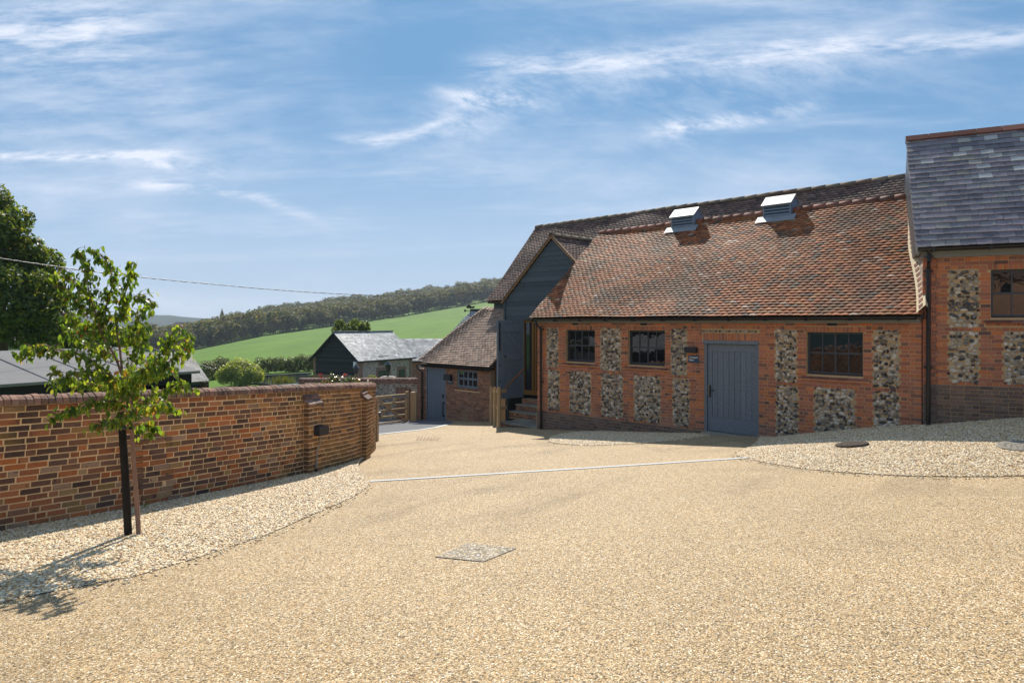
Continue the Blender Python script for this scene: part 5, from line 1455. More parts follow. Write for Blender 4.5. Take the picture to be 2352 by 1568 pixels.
# ------------------------------------------------------------------ FIELD GATE
gA = P(951, 975, 27.2); 
gp = thing('gate_post', 'thick square oak gate post beside the bin store downpipe', 'post', gA)
MB().box(gA.x - .125, gA.x + .115, gA.y - .10, gA.y + .10, gA.z - .2, V(900) * 27.2, .015).build('post', OAK, gp)
gt = thing('field_gate', 'five barred oak field gate standing open by the post', 'gate', (gA.x - 1.0, gA.y - .5, gA.z))
g0 = Vector((gA.x - .26, gA.y - .12, 0)); gd = Vector((-.72, -.69, 0)).normalized(); 
gzb = gA.z + .12; gl = 3.2
g1 = g0 + gd * gl
def gpnt(t, z): p = g0 + gd * (gl * t); return (p.x, p.y, gzb + z)
MB().beam(gpnt(0, -.12), gpnt(0, 1.22), .10, .10, (gd.x, gd.y, 0)).build('stile', OAK, gt); MB().beam(gpnt(1, 0), gpnt(1, 1.1), .09, .09, (gd.x, gd.y, 0)).build('stile', OAK, gt)
for z in (.06, .30, .55, .80): MB().beam(gpnt(0, z), gpnt(1, z), .05, .075).build('bar', OAK, gt)
MB().beam(gpnt(0, 1.08), gpnt(1, 1.06), .075, .11).build('top_rail', OAK, gt)
off = Vector((-gd.y, gd.x, 0)) * .045
if off.y > 0: off = -off
MB().beam(Vector(gpnt(.14, 1.04)) + off, Vector(gpnt(.50, .05)) + off, .03, .075).build('brace', OAK, gt)
MB().beam(Vector(gpnt(.02, .10)) - off, Vector(gpnt(.42, 1.02)) - off, .03, .08).build('brace', OAK, gt)
MB().beam(Vector(gpnt(.55, 1.04)) + off, Vector(gpnt(.92, .10)) + off, .03, .075).build('brace', OAK, gt)
MB().beam(Vector(gpnt(0, 1.0)) + off, Vector(gpnt(.22, 1.08)) + off, .02, .06).build('strap_hinge', GALV, gt)
wsn = MB(); c0 = Vector(gpnt(.50, .60)) - off * 1.5; e = -gd
wsn.prism([c0 - e * .34, c0 + e * .34, c0 + e * .34 + Vector((0, 0, .28)), c0 + Vector((0, 0, .46)), c0 - e * .34 + Vector((0, 0, .28))], tuple(-off * .3))
tag(wsn.build('notice_board', WHITE), 'white pointed board hung behind the field gate bars', 'sign')
mo = thing('gate_motor', 'small grey gate opener box with a white lid near the wall end', 'gate opener', P(866, 955, 25))
c0 = P(867.5, 952, 25.2)
MB().box(c0.x - .10, c0.x + .10, c0.y - .08, c0.y + .08, c0.z - .08, c0.z + .07, .01).build('body', LEAD, mo); MB().box(c0.x - .105, c0.x + .105, c0.y - .085, c0.y + .085, c0.z + .071, c0.z + .10, .008).build('lid', WHITE, mo)
MB().tube([(c0.x - .08, c0.y, c0.z - .08), (c0.x - .08, c0.y, c0.z - .7)], .02, 6).build('post', LEAD, mo)

# ------------------------------------------------------------------ WALLS BEYOND THE GATE
def flint_wall(name, label, a, b, ztop_a, ztop_b, zb, th=.3, cap=COPING, m=FLINT_WALL, piers_=(), n=1):
    o = thing(name, label, 'wall', (a[0], a[1], zb)); A = Vector((a[0], a[1], 0)); B = Vector((b[0], b[1], 0)); d = (B - A).normalized()
    fr = Frame(a[0], a[1], math.degrees(math.atan2(d.y, d.x))); L = (B - A).length
    w_ = MB(fr); w_.prism([(0, 0, zb), (L, 0, zb), (L, 0, ztop_b - .12), (0, 0, ztop_a - .12)], (0, th, 0)); w_.build('panel', m, o)
    w_ = MB(fr); w_.prism([(0, -.02, ztop_a - .24), (L, -.02, ztop_b - .24), (L, -.02, ztop_b - .119), (0, -.02, ztop_a - .119)], (0, th + .04, 0)); w_.build('brick_band', BRICK_FAR, o)
    if cap is COPING:
        pc = Pieces(o, 'coping_brick', [coping_proto(.07, th + .06, .13) for _ in range(3)], [COPING])
        k = 0
        while k * .078 < L:
            t_ = k * .078 / L; pc.add(mat4(fr, k * .078 + .039, th / 2, lerp(ztop_a, ztop_b, t_) - .125)); k += 1
        pc.finish(120)
    else: MB(fr).prism([(-.02, -.06, ztop_a - .12), (L + .02, -.06, ztop_b - .12), (L + .02, -.06, ztop_b), (-.02, -.06, ztop_a)], (0, th + .12, 0)).build('coping', cap, o)
    for (s0_, s1_) in piers_: MB(fr).box(s0_, s1_, -.06, th + .06, zb, ztop_a - .245).build('pier', BRICK_FAR, o)
    return o
fa, fb_ = P(686, 868, 30.5), P(962, 868, 28.6)
flint_wall('flint_wall', 'flint wall with brick piers and rounded coping behind the field gate', (fa.x, fa.y), (fb_.x, fb_.y), fa.z, fb_.z, -4.6, piers_=((3.05, 3.5), (4.9, 5.55), (0, .4)))
fa, fb_ = P(250, 910, 22.5), P(688, 882, 29.5)
flint_wall('low_wall', 'low dark brick wall with a smooth lead grey capping beyond the brick wall', (fa.x, fa.y), (fb_.x, fb_.y), fa.z, fb_.z, -4.6, m=BRICK_FAR, cap=LEAD)
fa, fb_ = P(700, 881, 23), P(800, 879, 23.5)
flint_wall('inner_wall', 'short length of brick wall with rounded coping behind the rose', (fa.x, fa.y), (fb_.x, fb_.y), fa.z, fb_.z, -4.2, m=BRICK_FAR)

# rose behind the wall
def leafy(name, parent, m, centers, n, size, seed, spread=(1, 1, 1), protos=None, limit=300, droop=.3):
    rg = np.random.default_rng(seed); pc = Pieces(parent, name, protos or [leaf_proto(1, .6) for _ in range(3)], [m])
    C = np.array(centers)
    for i in range(n):
        c = C[rg.integers(len(C))] + rg.normal(0, 1, 3) * np.array(spread)
        s_ = size * rg.uniform(.7, 1.25)
        Mx = Matrix.Translation(c) @ Matrix.Rotation(rg.uniform(0, 6.28), 4, 'Z') @ Matrix.Rotation(rg.uniform(-1.2, .7) - droop, 4, 'X') @ Matrix.Rotation(rg.uniform(-.8, .8), 4, 'Y') @ Matrix.Scale(s_, 4)
        pc.add(np.array(Mx))
    pc.finish(limit)
rose = thing('rose_bush', 'climbing rose with pink and red blooms spilling over the wall top', 'rose', P(800, 900, 19.5))
rc = [P(px, py, 19.3) for px, py in ((735, 884), (752, 876), (765, 868), (758, 884), (775, 880), (790, 878), (800, 872), (812, 868), (822, 877), (835, 882), (850, 884), (805, 884), (785, 886), (770, 866))]
leafy('leaf', rose, LEAF_ROSE, rc, 620, .075, 5, (.09, .12, .05))
st_ = MB()
for c in rc[::2]: st_.tube([P(795, 905, 19.4), (P(795, 905, 19.4) + c) / 2 + Vector((0, 0, .08)), c], [.012, .008, .004], 5)
st_.build('stem', BARK_DK, rose)
def bloom_proto(k):
    v = []; q = []
    for i in range(9):
        a = i * 2.4; r = .25 + .08 * i; tl = .9 - i * .08
        c, s = math.cos(a), math.sin(a); o_ = len(v)
        v += [(0, 0, 0), (r * c - .3 * s, r * s + .3 * c, tl * .7), (r * c * 1.15, r * s * 1.15, tl), (r * c + .3 * s, r * s - .3 * c, tl * .7)]; q.append((o_, o_ + 1, o_ + 2, o_ + 3))
    return (np.array(v), [np.array(q)])
for (px, py, m_, s_) in ((792, 862, PETAL_CORAL, .08), (758, 882, PETAL_PINK, .085), (736, 861, PETAL_RED, .07), (738, 868, PETAL_RED, .06), (744, 876, FALLEN, .07)):
    pc = Pieces(rose, 'bloom', [bloom_proto(0)], [m_]); pc.add(np.array(Matrix.Translation(P(px, py, 19.2)) @ Matrix.Rotation(.6, 4, 'X') @ Matrix.Scale(s_, 4))); pc.finish()

# ------------------------------------------------------------------ THE YOUNG CRAB APPLE AND ITS STAKE
YT = 7.38
tb = Gp(320, 1234)
tree = thing('crab_apple_tree', 'young crab apple tree with sparse drooping leaves and red fruit on the gravel', 'tree', tb)
def tp_(px, py, dy=0.0): return P(px, py, tb.y + dy)
trunk = [tb - Vector((0, 0, .05)), tp_(314, 1150), tp_(307, 1060), tp_(303, 990), tp_(297, 940, .03), tp_(290, 900, .04), tp_(282, 865, .05)]
MB().tube(trunk, [.026, .024, .022, .021, .022, .018, .016], 10).build('trunk', BARK, tree, smooth=True)
br = [  # (points in the picture's pixel scale with depth offsets, thickness)
    ([(282, 865, .05), (262, 815, .02), (235, 770, 0), (222, 725, -.05), (206, 680, -.08), (200, 640, -.1), (190, 600, -.08), (178, 570, -.06)], .013),
    ([(282, 865, .05), (275, 800, .1), (268, 750, .12), (282, 700, .14), (290, 660, .12), (297, 625, .12), (300, 600, .1)], .013),
    ([(235, 770, 0), (245, 700, .1), (258, 650, .14), (250, 610, .15), (228, 580, .12), (205, 572, .1)], .008),
    ([(222, 725, -.05), (180, 690, -.1), (150, 660, -.15), (125, 640, -.15)], .007),
    ([(206, 680, -.08), (165, 640, -.1), (150, 615, -.1)], .006),
    ([(290, 900, .04), (240, 850, -.15), (190, 815, -.25), (140, 805, -.3), (95, 795, -.3), (62, 800, -.3), (42, 822, -.3)], .010),
    ([(240, 850, -.15), (200, 850, -.3), (165, 858, -.4), (130, 850, -.45)], .007),
    ([(290, 900, .04), (235, 885, .2), (180, 880, .3), (140, 870, .35), (118, 885, .35)], .008),
    ([(297, 940, .03), (250, 920, -.25), (200, 930, -.4), (155, 945, -.45), (125, 952, -.45)], .008),
    ([(290, 900, .04), (330, 860, -.1), (365, 820, -.2), (390, 780, -.25), (398, 750, -.25)], .009),
    ([(330, 860, -.1), (365, 850, -.3), (400, 820, -.35), (425, 790, -.4), (432, 765, -.4)], .007),
    ([(297, 940, .03), (345, 910, .2), (385, 890, .3), (420, 880, .35), (440, 895, .35)], .008),
    ([(297, 940, .03), (340, 935, -.3), (375, 930, -.4), (410, 935, -.4)], .006),
    ([(303, 990, 0), (330, 975, .2), (350, 985, .3), (335, 1000, .3)], .005),
    ([(282, 865, .05), (310, 820, .2), (325, 770, .25), (335, 740, .25)], .007),
    ([(275, 800, .1), (310, 760, .0), (322, 720, -.05), (335, 700, -.05)], .006),
    ([(282, 700, .14), (315, 680, .1), (340, 690, .1), (345, 700, .1)], .005),
    ([(297, 940, .03), (280, 960, -.3), (250, 975, -.4), (215, 965, -.45)], .005),
    ([(262, 815, .02), (220, 800, .2), (180, 775, .3), (150, 750, .3)], .006),
    ([(235, 770, 0), (190, 740, .1), (155, 720, .15)], .005),
    ([(290, 900, .04), (300, 870, -.35), (320, 850, -.5), (350, 845, -.55)], .006),
    ([(290, 900, .04), (270, 880, -.35), (255, 860, -.5), (225, 850, -.55)], .006),
]
rg = np.random.default_rng(21)
leafpc = Pieces(tree, 'leaf', [leaf_proto(1, .56, .25, .35), leaf_proto(1, .62, .15, .2), leaf_proto(1, .5, .35, .5)], [LEAF_APPLE])
fruitpc = []
for pts, r in br:
    P3 = [tp_(*p) for p in pts]; a = catmull([tuple(p) for p in P3], 6)
    rs = [max(.0022, r * (1 - .85 * i / (len(a) - 1))) for i in range(len(a))]
    MB().tube([Vector(p) for p in a], rs, 6).build('branch', BARK, tree, smooth=True)
    L = np.concatenate([[0], np.cumsum(np.linalg.norm(np.diff(a, axis=0), axis=1))])
    start = .12 if r < .012 else .32
    twig = MB(); nt = int(L[-1] * (1 - start) / .0122)
    for i in range(nt):
        t = L[-1] * lerp(start, 1.0, (i + rg.random()) / nt); p0 = np.array([np.interp(t, L, a[:, k]) for k in range(3)])
        tw = rg.normal(0, 1, 3); tw[2] = tw[2] * .5 - .05; tw /= np.linalg.norm(tw); ln = rg.uniform(.02, .20) * (1.25 - .6 * t / L[-1])
        p1 = p0 + tw * ln
        if ln > .06: twig.tube([p0, p0 + tw * ln * .5 + np.array([0, 0, .01]), p1], [.0028, .002, .0012], 4, False)
        for k in range(rg.integers(2, 5)):
            q0 = p0 + (p1 - p0) * rg.uniform(.3, 1.05) + rg.normal(0, .012, 3)
            yaw = rg.uniform(0, 6.28); pit = rg.uniform(-1.45, -.25); s_ = rg.uniform(.048, .086)
            M = Matrix.Translation(q0) @ Matrix.Rotation(yaw, 4, 'Z') @ Matrix.Rotation(pit, 4, 'X') @ Matrix.Rotation(rg.uniform(-.7, .7), 4, 'Y') @ Matrix.Scale(s_, 4)
            leafpc.add(np.array(M))
        if rg.random() < .02: fruitpc.append(p1 - np.array([0, 0, .03]))
    if twig.v: twig.build('twig', BARK, tree)
leafpc.finish(smooth=True)
fm = MB(); 
bpy_sph = [(r_, z_) for r_, z_ in ((.001, -.011), (.009, -.007), (.011, 0), (.009, .007), (.001, .010))]
for p in fruitpc: MB().lathe(p[0], p[1], [(r_, p[2] + z_) for r_, z_ in bpy_sph], 8).build('fruit', FRUIT, tree, smooth=True)
sb_ = Gp(296, 1236); 
stake = thing('tree_stake', 'dark brown round timber stake leaning against the young tree', 'stake', sb_)
MB().tube([sb_ - Vector((0, 0, .1)), P(287, 1080, sb_.y + .02), P(278, 945, sb_.y + .04)], [.040, .040, .038], 14).build('post', STAKE, stake, smooth=False)
MB().tube([P(279, 985, sb_.y + .03) + Vector((-.04, -.03, 0)), P(292, 983, sb_.y - .02), P(305, 984, sb_.y + .02)], .012, 6).build('tie', BLACK_PLASTIC, stake)

# ------------------------------------------------------------------ CART SHED BEHIND THE WALL
eA = P(-260, 905, 11.6); eA = Vector((-10 - 1.35, 13.4 - 2.4, -1.2)); eB = Vector((U(384) * 16.45, 16.45, -1.2))
cdir = Vector((eB.x - eA.x, eB.y - eA.y, 0)).normalized()
Fc = Frame(eA.x, eA.y, math.degrees(math.atan2(cdir.y, cdir.x))); Lc = (eB - eA).length
cart = thing('cart_shed', 'black open fronted cart shed with a shallow grey felt roof', 'shed', (eA.x, eA.y, -3.3), Fc.a)
rq = 2.9
cr = MB(Fc); cr.prism([(0, 0, -1.2), (0, rq, -.645), (0, rq * 2, -1.2), (0, rq * 2, -1.28), (0, rq, -.72), (0, 0, -1.26)][::-1], (Lc + .9, 0, 0)); crm = cr.build('roof', FELT, cart)
for k in range(9):
    x0 = -.3 + k * .98
    MB(Fc).prism([(x0, .0, -1.196), (x0, rq - .02, -.639), (x0, rq - .02, -.633), (x0, .0, -1.190)], (.03, 0, 0)).build('felt_lap', LEAD, crm)
cw = MB(Fc); cw.box(.1, Lc + .7, .06, .16, -1.50, -1.22).box(.1, Lc + .7, 5.0, 5.1, -4, -1.3).box(.1, .2, .2, 5, -4, -1.3).box(Lc + .6, Lc + .7, .2, 5, -4, -1.3)
cw.build('boarding', PAINT_JET, cart)
for k in range(5): MB(Fc).box(.3 + k * 1.75, .45 + k * 1.75, .08, .22, -4, -1.501).build('post', BARK_DK, cart)
# slate roofed shed at its end
sB_ = P(480, 874, 50.0)
sl2 = thing('slate_shed', 'black boarded shed with a grey slate roof beyond the end of the felt roof', 'shed', (sB_.x - 1, 49, -6.5))
ezs = sB_.z; Fss = Frame(sB_.x, sB_.y, math.degrees(Fc.a)); tq = 2.15; rzs = ezs + 1.97
rdk = MB(Fss).prism([(-7, .03, ezs - .03), (-.02, .03, ezs - .03), (-.02, tq, rzs - .03), (-7, tq, rzs - .03)], (0, .1, -.14)).build('roof', LEAD, sl2)
lay_tiles(Fss, rdk, lambda t: -7, lambda t: 0.02, 0, ezs, math.atan2(1.97, tq), 15, [tile_proto(.26, .34, .01, 0, .006) for _ in range(4)], [SLATE_MID], .26, math.hypot(1.97, tq) / 15, name='slate', tilt=.04, lift=.016, jit=.01)
MB(Fss).box(-6.8, -.25, .25, 4.0, -9, ezs - .12).build('wall', PAINT_JET, sl2)
MB(Fss).prism([(-7, tq + .02, rzs), (.02, tq + .02, rzs), (.02, tq * 2, ezs), (-7, tq * 2, ezs)], (0, .05, -.1)).build('back_slope', LEAD, sl2)

# ------------------------------------------------------------------ HOUSES IN THE VALLEY
HC = Vector((U(822) * 68, 68, 0)); Fh = Frame(HC.x, HC.y, 60)      # s along the flint side, q to the left into the house
Hw, Hl = 6.1, 8.6; he, hr_, hb_ = -3.52, -.98, -8.0
hs = thing('flint_house', 'far flint house with a black boarded gable and a silvery slate roof', 'house', (HC.x, HC.y, hb_), Fh.a)
MB(Fh).box(0, Hl, 0, Hw, hb_, he).build('wall', FLINT_FAR, hs)
# the gable faces the camera's left: plane s = 0
MB(Fh).prism([(0.0, 0, he + .001), (0.0, Hw / 2, hr_), (0.0, Hw, he + .001)], (Hl, 0, 0)).build('gable', PAINT_JET, hs)
Fgb = Frame(*Fh.W(-.02, Hw, 0)[:2], 60 - 90)
gbp = Pieces(hs, 'board', brd.protos, [PAINT_JET])
for k in range(24):
    z = -5.25 + k * .18
    if z > hr_ - .2: break
    half = Hw / 2 - .12 if z < he else max(.05, (hr_ - z - .1) / ((hr_ - he) / (Hw / 2)))
    gbp.add(mat4(Fgb, Hw / 2, -.03, z + .09, 2 * half, 1, .20, 0, rng.uniform(-.004, .004)))
gbp.finish()
qn_ = MB(Fh)
qn_.box(-.05, .65, -.05, .4, hb_, he - .35).box(Hl - .5, Hl + .04, -.04, .3, hb_, he - .35).box(-.02, Hl + .02, -.06, .0, he - .42, he - .05).box(-.06, .2, Hw - .35, Hw + .05, hb_, he)
qn_.box(-.055, .2, .41, Hw - .36, -5.55, -5.27).box(-.055, .2, 2.9, 3.25, hb_, -5.551); qn_.build('brickwork', BRICK_FAR, hs)
hp = math.atan2(hr_ - he, Hw / 2 + .35)
rdk = MB(Fh).prism([(-.35, -.35, he - .25), (-.35, Hw / 2, hr_ + .05), (-.35, Hw + .35, he - .25), (-.35, Hw + .35, he - .40), (-.35, Hw / 2, hr_ - .12), (-.35, -.35, he - .40)][::-1], (Hl + .6, 0, 0)).build('roof', PAINT_JET, hs)
lay_tiles(Fh, rdk, lambda t: -.36, lambda t: Hl + .28, -.38, he - .25, math.atan2(hr_ + .05 - he + .25, Hw / 2 + .35), 20, [tile_proto(.3, .36, .01, 0, .01) for _ in range(4)], [SLATE_FAR], .30, math.hypot(hr_ + .3 - he, Hw / 2 + .35) / 20, name='slate', tilt=.03, lift=.02, jit=.012, limit=300)
MB(Fh).box(-.4, Hl + .3, Hw / 2 - .12, Hw / 2 + .12, hr_ + .02, hr_ + .14).build('ridge', LEAD, hs)
MB(Fh).tube([(-.3, -.42, he - .3), (Hl + .25, -.42, he - .3)], .07, 6).build('gutter', BLACK_PLASTIC, hs)
raf = MB(Fh)
for k in range(13): raf.box(.35 + k * .65, .45 + k * .65, -.36, -.061, he - .42, he - .28)
raf.build('rafter_end', BLACK_PLASTIC, hs)
def far_window(parent, fr, s0, s1, z0, z1, q, cols=1):
    wn = MB(fr).box(s0 - .28, s1 + .28, q - .03, q - .001, z0 - .18, z1 + .32).build('window', BRICK_FAR, parent)
    f = MB(fr); f.box(s0, s1, q - .06, q - .031, z0, z1).build('frame', BLACK_PLASTIC, wn)
    for c in range(cols):
        x0, x1 = lerp(s0, s1, c / cols) + .07, lerp(s0, s1, (c + 1) / cols) - .07
        MB(fr).box(x0, x1, q - .075, q - .062, z0 + .07, z1 - .07).build('pane', GLASS_FAR, wn)
hz_ = lambda px, py: Fh.z_at(px, py, 0)
far_window(hs, Fh, Fh.s_at(873, 0), Fh.s_at(888, 0), hz_(880, 836), hz_(880, 824), -.01)
far_window(hs, Fh, Fh.s_at(869, 0), Fh.s_at(893, 0), hz_(880, 872), hz_(880, 850), -.01, 2)
far_window(hs, Fh, Fh.s_at(916, 0), Fh.s_at(929, 0), hz_(922, 872), hz_(922, 848), -.01)
for s0_, s1_ in ((3.4, 5.5), (.6, 2.6)):
    ss0, ss1 = s0_, s1_
    wn = MB(Fgb).box(Hw - s1_, Hw - s0_, -.10, -.06, -7.6, -5.58).build('window', BLACK_PLASTIC, hs)
    MB(Fgb).box(Hw - s1_ + .12, Hw - s0_ - .12, -.12, -.101, -7.5, -5.7).build('pane', GLASS_FAR, wn)
MB(Fh).box(-.18, -.06, .10, .45, -4.35, -3.85).build('alarm_box', WHITE, hs)
# low slate range beyond it
Fq = Frame(U(925) * 78, 78, 8)
h2o = thing('slate_range', 'low flint and brick range with a slate roof joined behind the flint house', 'house', (U(960) * 78, 78, -8))
e_q = 0; ez_ = V(829) * 78; rz_ = V(779) * 82; L2 = 8.5
MB(Fq).box(.5, L2, .4, 4.6, -8, ez_ + .1).build('wall', BRICK_FAR, h2o)
MB(Fq).box(1.9, L2 - .4, .36, .399, -8, ez_ - .35).build('flint_panel', FLINT_FAR, h2o)
rdk = MB(Fq).prism([(-1.5, 0, ez_ - .02), (-1.5, 3.2, rz_), (-1.5, 5.0, ez_), (-1.5, 5.0, ez_ - .15), (-1.5, 0, ez_ - .15)][::-1], (L2 + 2, 0, 0)).build('roof', PAINT_JET, h2o)
lay_tiles(Fq, rdk, lambda t: -1.5, lambda t: L2 + .5, -.03, ez_, math.atan2(rz_ - ez_, 3.2), 18, [tile_proto(.3, .36, .01, 0, .01) for _ in range(4)], [SLATE_FAR], .30, math.hypot(rz_ - ez_, 3.2) / 18, name='slate', tilt=.03, lift=.02, jit=.012)
far_window(h2o, Fq, 2.6, 3.3, ez_ - 1.6, ez_ - .75, .39)
# slate roof behind the bin store, with a weathervane
sb0 = P(1083, 713, 41); 
sbn = thing('slate_barn', 'slate roofed barn end showing behind the bin store tiles', 'barn', (sb0.x, 41, -6))
Fk = Frame(sb0.x, sb0.y, -20)
rz_ = sb0.z; L3 = 7.0
rdk = MB(Fk).prism([(-1.6, -3.4, rz_ - 3.2), (L3, -3.4, rz_ - 3.2), (L3, 0, rz_), (0, 0, rz_)], (0, .1, -.15)).build('roof', LEAD, sbn)
lay_tiles(Fk, rdk, lambda t: lerp(-1.65, 0, t), lambda t: L3, -3.43, rz_ - 3.2, math.atan2(3.2, 3.43), 22, [tile_proto(.28, .34, .01, 0, .008) for _ in range(4)], [SLATE_FAR], .28, math.hypot(3.2, 3.43) / 22, name='slate', tilt=.03, lift=.02, jit=.01)
MB(Fk).box(-1.2, L3, -3.1, 3, -7, rz_ - 3.25).build('wall', BRICK_FAR, sbn); MB(Fk).box(-.05, L3, -.1, .1, rz_, rz_ + .09).build('ridge', LEAD, sbn)
wv = thing('weathervane', 'small black iron weathervane against the green field', 'weathervane', P(1081, 755, 38))
wx = U(1081) * 38; wz = V(712) * 38
MB().tube([(wx, 38, V(775) * 38), (wx, 38, wz + .12)], .018, 6).build('mast', BLACK_IRON, wv)
MB().beam((wx - .32, 38, wz - .04), (wx + .32, 38, wz - .04), .03, .03).beam((wx, 37.75, wz - .04), (wx, 38.25, wz - .04), .03, .03).box(wx - .36, wx - .26, 37.98, 38.02, wz - .10, wz + .03).box(wx + .26, wx + .36, 37.98, 38.02, wz - .10, wz + .03).build('compass_arms', BLACK_IRON, wv)
MB().prism([(wx - .22, 38.0, wz + .10), (wx + .20, 38.0, wz + .10), (wx + .24, 38.0, wz + .22), (wx + .05, 38.0, wz + .20), (wx - .10, 38.0, wz + .30), (wx - .26, 38.0, wz + .18)], (0, .02, 0)).build('figure', BLACK_IRON, wv)

# drive piers with lanterns and swept walls
def lantern_pier(px, py_top, Y, label_p, label_l, side):
    c = P(px, py_top, Y); pr = thing('brick_pier', label_p, 'pier', (c.x, Y, -6))
    MB().box(c.x - .32, c.x + .32, Y - .32, Y + .32, -6.5, c.z - .13).build('shaft', BRICK_FAR, pr); MB().box(c.x - .42, c.x + .42, Y - .42, Y + .42, c.z - .129, c.z - .03, .02).box(c.x - .3, c.x + .3, Y - .3, Y + .3, c.z - .03, c.z).build('cap', STONE, pr)
    ln = thing('lantern', label_l, 'lamp', c)
    MB().lathe(c.x, Y, [(.07, c.z), (.05, c.z + .04), (.025, c.z + .06), (.025, c.z + .24), (.05, c.z + .26)], 8).build('stem', BLACK_IRON, ln)
    MB().lathe(c.x, Y, [(.085, c.z + .27), (.17, c.z + .66)], 6).build('pane', GLASS_FAR, ln)
    fr_ = MB()
    for k in range(6):
        a_ = math.pi * 2 * k / 6; fr_.tube([(c.x + .085 * math.cos(a_), Y + .085 * math.sin(a_), c.z + .27), (c.x + .172 * math.cos(a_), Y + .172 * math.sin(a_), c.z + .67)], .012, 4)
    fr_.build('frame', BLACK_IRON, ln); MB().lathe(c.x, Y, [(.24, c.z + .665), (.06, c.z + .86), (.03, c.z + .88), (.012, c.z + .97)], 8).build('cap', STEEL_PAINT, ln)
    w_ = thing('swept_wall', 'wall with a curved dark coping sweeping up from the ' + ('paler lantern pier to the bin store' if side > 0 else 'lantern pier behind the rose'), 'wall', (c.x + side, Y, -6))
    pts_ = []
    for k in range(13):
        t_ = k / 12; xx = c.x + side * (.33 + 2.4 * t_); zz_ = c.z - .45 + (.62 if side > 0 else -.62) * (3 * t_ * t_ - 2 * t_ ** 3) + (0 if side > 0 else .15); pts_.append((xx, Y, zz_))
    wb_ = MB(); cb_ = MB()
    for k in range(12):
        A, B = pts_[k], pts_[k + 1]
        if side < 0: A, B = B, A
        wb_.prism([(A[0], Y - .1, -6.5), (B[0], Y - .1, -6.5), (B[0], Y - .1, B[2]), (A[0], Y - .1, A[2])], (0, .25, 0))
        cb_.prism([(A[0], Y - .17, A[2] + .001), (B[0], Y - .17, B[2] + .001), (B[0], Y - .17, B[2] + .10), (A[0], Y - .17, A[2] + .10)], (0, .36, 0))
    wb_.build('panel', FLINT_FAR, w_); cb_.build('coping', LEAD, w_)
lantern_pier(818, 868, 44, 'brick pier with a stone cap behind the rose bush', 'black lantern on the brick pier in front of the black gable', -1)
lantern_pier(891, 864, 40, 'brick pier with a stone cap in front of the flint house windows', 'black lantern on the pier in front of the flint wall', 1)

# ------------------------------------------------------------------ VEGETATION
def clump_mesh(name, centers, radii, n, leaf, seed, flat=.35, elong=1.0, up=.2, jn=.7):
    """leaf sized quads spread through clumps; outer leaves face outward"""
    rg = np.random.default_rng(seed); C = np.array(centers, float); Rr = np.array(radii, float)
    wgt = (Rr ** 2).prod(axis=1) ** .5 if Rr.ndim > 1 else Rr ** 2
    wgt = wgt / wgt.sum(); idx = rg.choice(len(C), n, p=wgt)
    d = rg.normal(0, 1, (n, 3)); d /= np.linalg.norm(d, axis=1)[:, None]
    rad = rg.uniform(.45, 1.06, n) ** .6
    rr = Rr[idx] if Rr.ndim > 1 else Rr[idx][:, None]
    c = C[idx] + d * rad[:, None] * rr
    nrm = d + rg.normal(0, jn, (n, 3)) + np.array([0, 0, up]); nrm /= np.linalg.norm(nrm, axis=1)[:, None]
    t = np.cross(nrm, rg.normal(0, 1, (n, 3))); t /= np.linalg.norm(t, axis=1)[:, None]; b = np.cross(nrm, t)
    s = leaf * rg.uniform(.6, 1.4, n)[:, None]; t = t * s * elong; b = b * s * .6
    mid = nrm * s * flat * .4
    v = np.stack([c - t, c - b * .9 + mid * .2, c + t, c + b * .9 + mid * .2], 1).reshape(-1, 3)
    f = np.arange(n * 4).reshape(-1, 4)
    return mesh_np(name, v, [f])
def tree_thing(name, label, cat, base, height, crown, n, leaf, m, seed, trunk_r=.25, group=None, clumps=40, trunk_m=None):
    rg = np.random.default_rng(seed); o = thing(name, label, cat, base, 0, group)
    cx, cy, cz = crown[0]; rx, ry, rz = crown[1]
    d = rg.normal(0, 1, (clumps, 3)); d /= np.linalg.norm(d, axis=1)[:, None]; r_ = rg.uniform(.45, .95, clumps)[:, None]
    cs = np.array([cx, cy, cz]) + d * r_ * np.array([rx, ry, rz]); rad = rg.uniform(.16, .34, clumps) * (rx + rz) / 2
    b = MB(); tz = cz
    b.tube([base, (base[0], base[1], lerp(base[2], cz, .5)), (cx, cy, cz)], [trunk_r, trunk_r * .75, trunk_r * .3], 8)
    for k in range(0, clumps, 3): b.tube([(base[0], base[1], lerp(base[2], cz, .7)), tuple(lerp(np.array([cx, cy, cz]), cs[k], .5)), tuple(cs[k])], [trunk_r * .35, trunk_r * .2, .02], 5)
    b.build('trunk', trunk_m or BARK_DK, o)
    obj('crown', clump_mesh('crown', cs, rad, n, leaf, seed + 1), m, o)
    return o
# dark lime tree at the picture's left edge
tY = 36.0
cs = [P(px - 10, py + 6, tY + dy) for px, py, dy in ((-40, 520, 0), (0, 480, 1), (20, 520, -1), (-30, 600, -2), (30, 580, 0), (60, 610, 0), (20, 650, -2), (80, 640, 0), (110, 600, 1), (40, 700, -2), (90, 700, -1), (115, 680, 0), (60, 760, -1), (110, 760, 0), (0, 740, -2), (-60, 680, 0), (-90, 560, 0), (-120, 640, 0), (-60, 760, 0), (130, 730, .5), (20, 560, 1), (100, 650, -1), (-10, 450, .5), (50, 500, 0), (-80, 470, 0), (75, 570, 0))]
lime = thing('lime_tree', 'tall dark leafy tree rising behind the grey felt roof', 'tree', (U(10) * tY, tY, -5))
rad = [rng.uniform(.75, 1.25) for _ in cs]
obj('crown', clump_mesh('crown', [tuple(c) for c in cs], rad, 26000, .115, 3, elong=1.1), LEAF_TREE, lime)
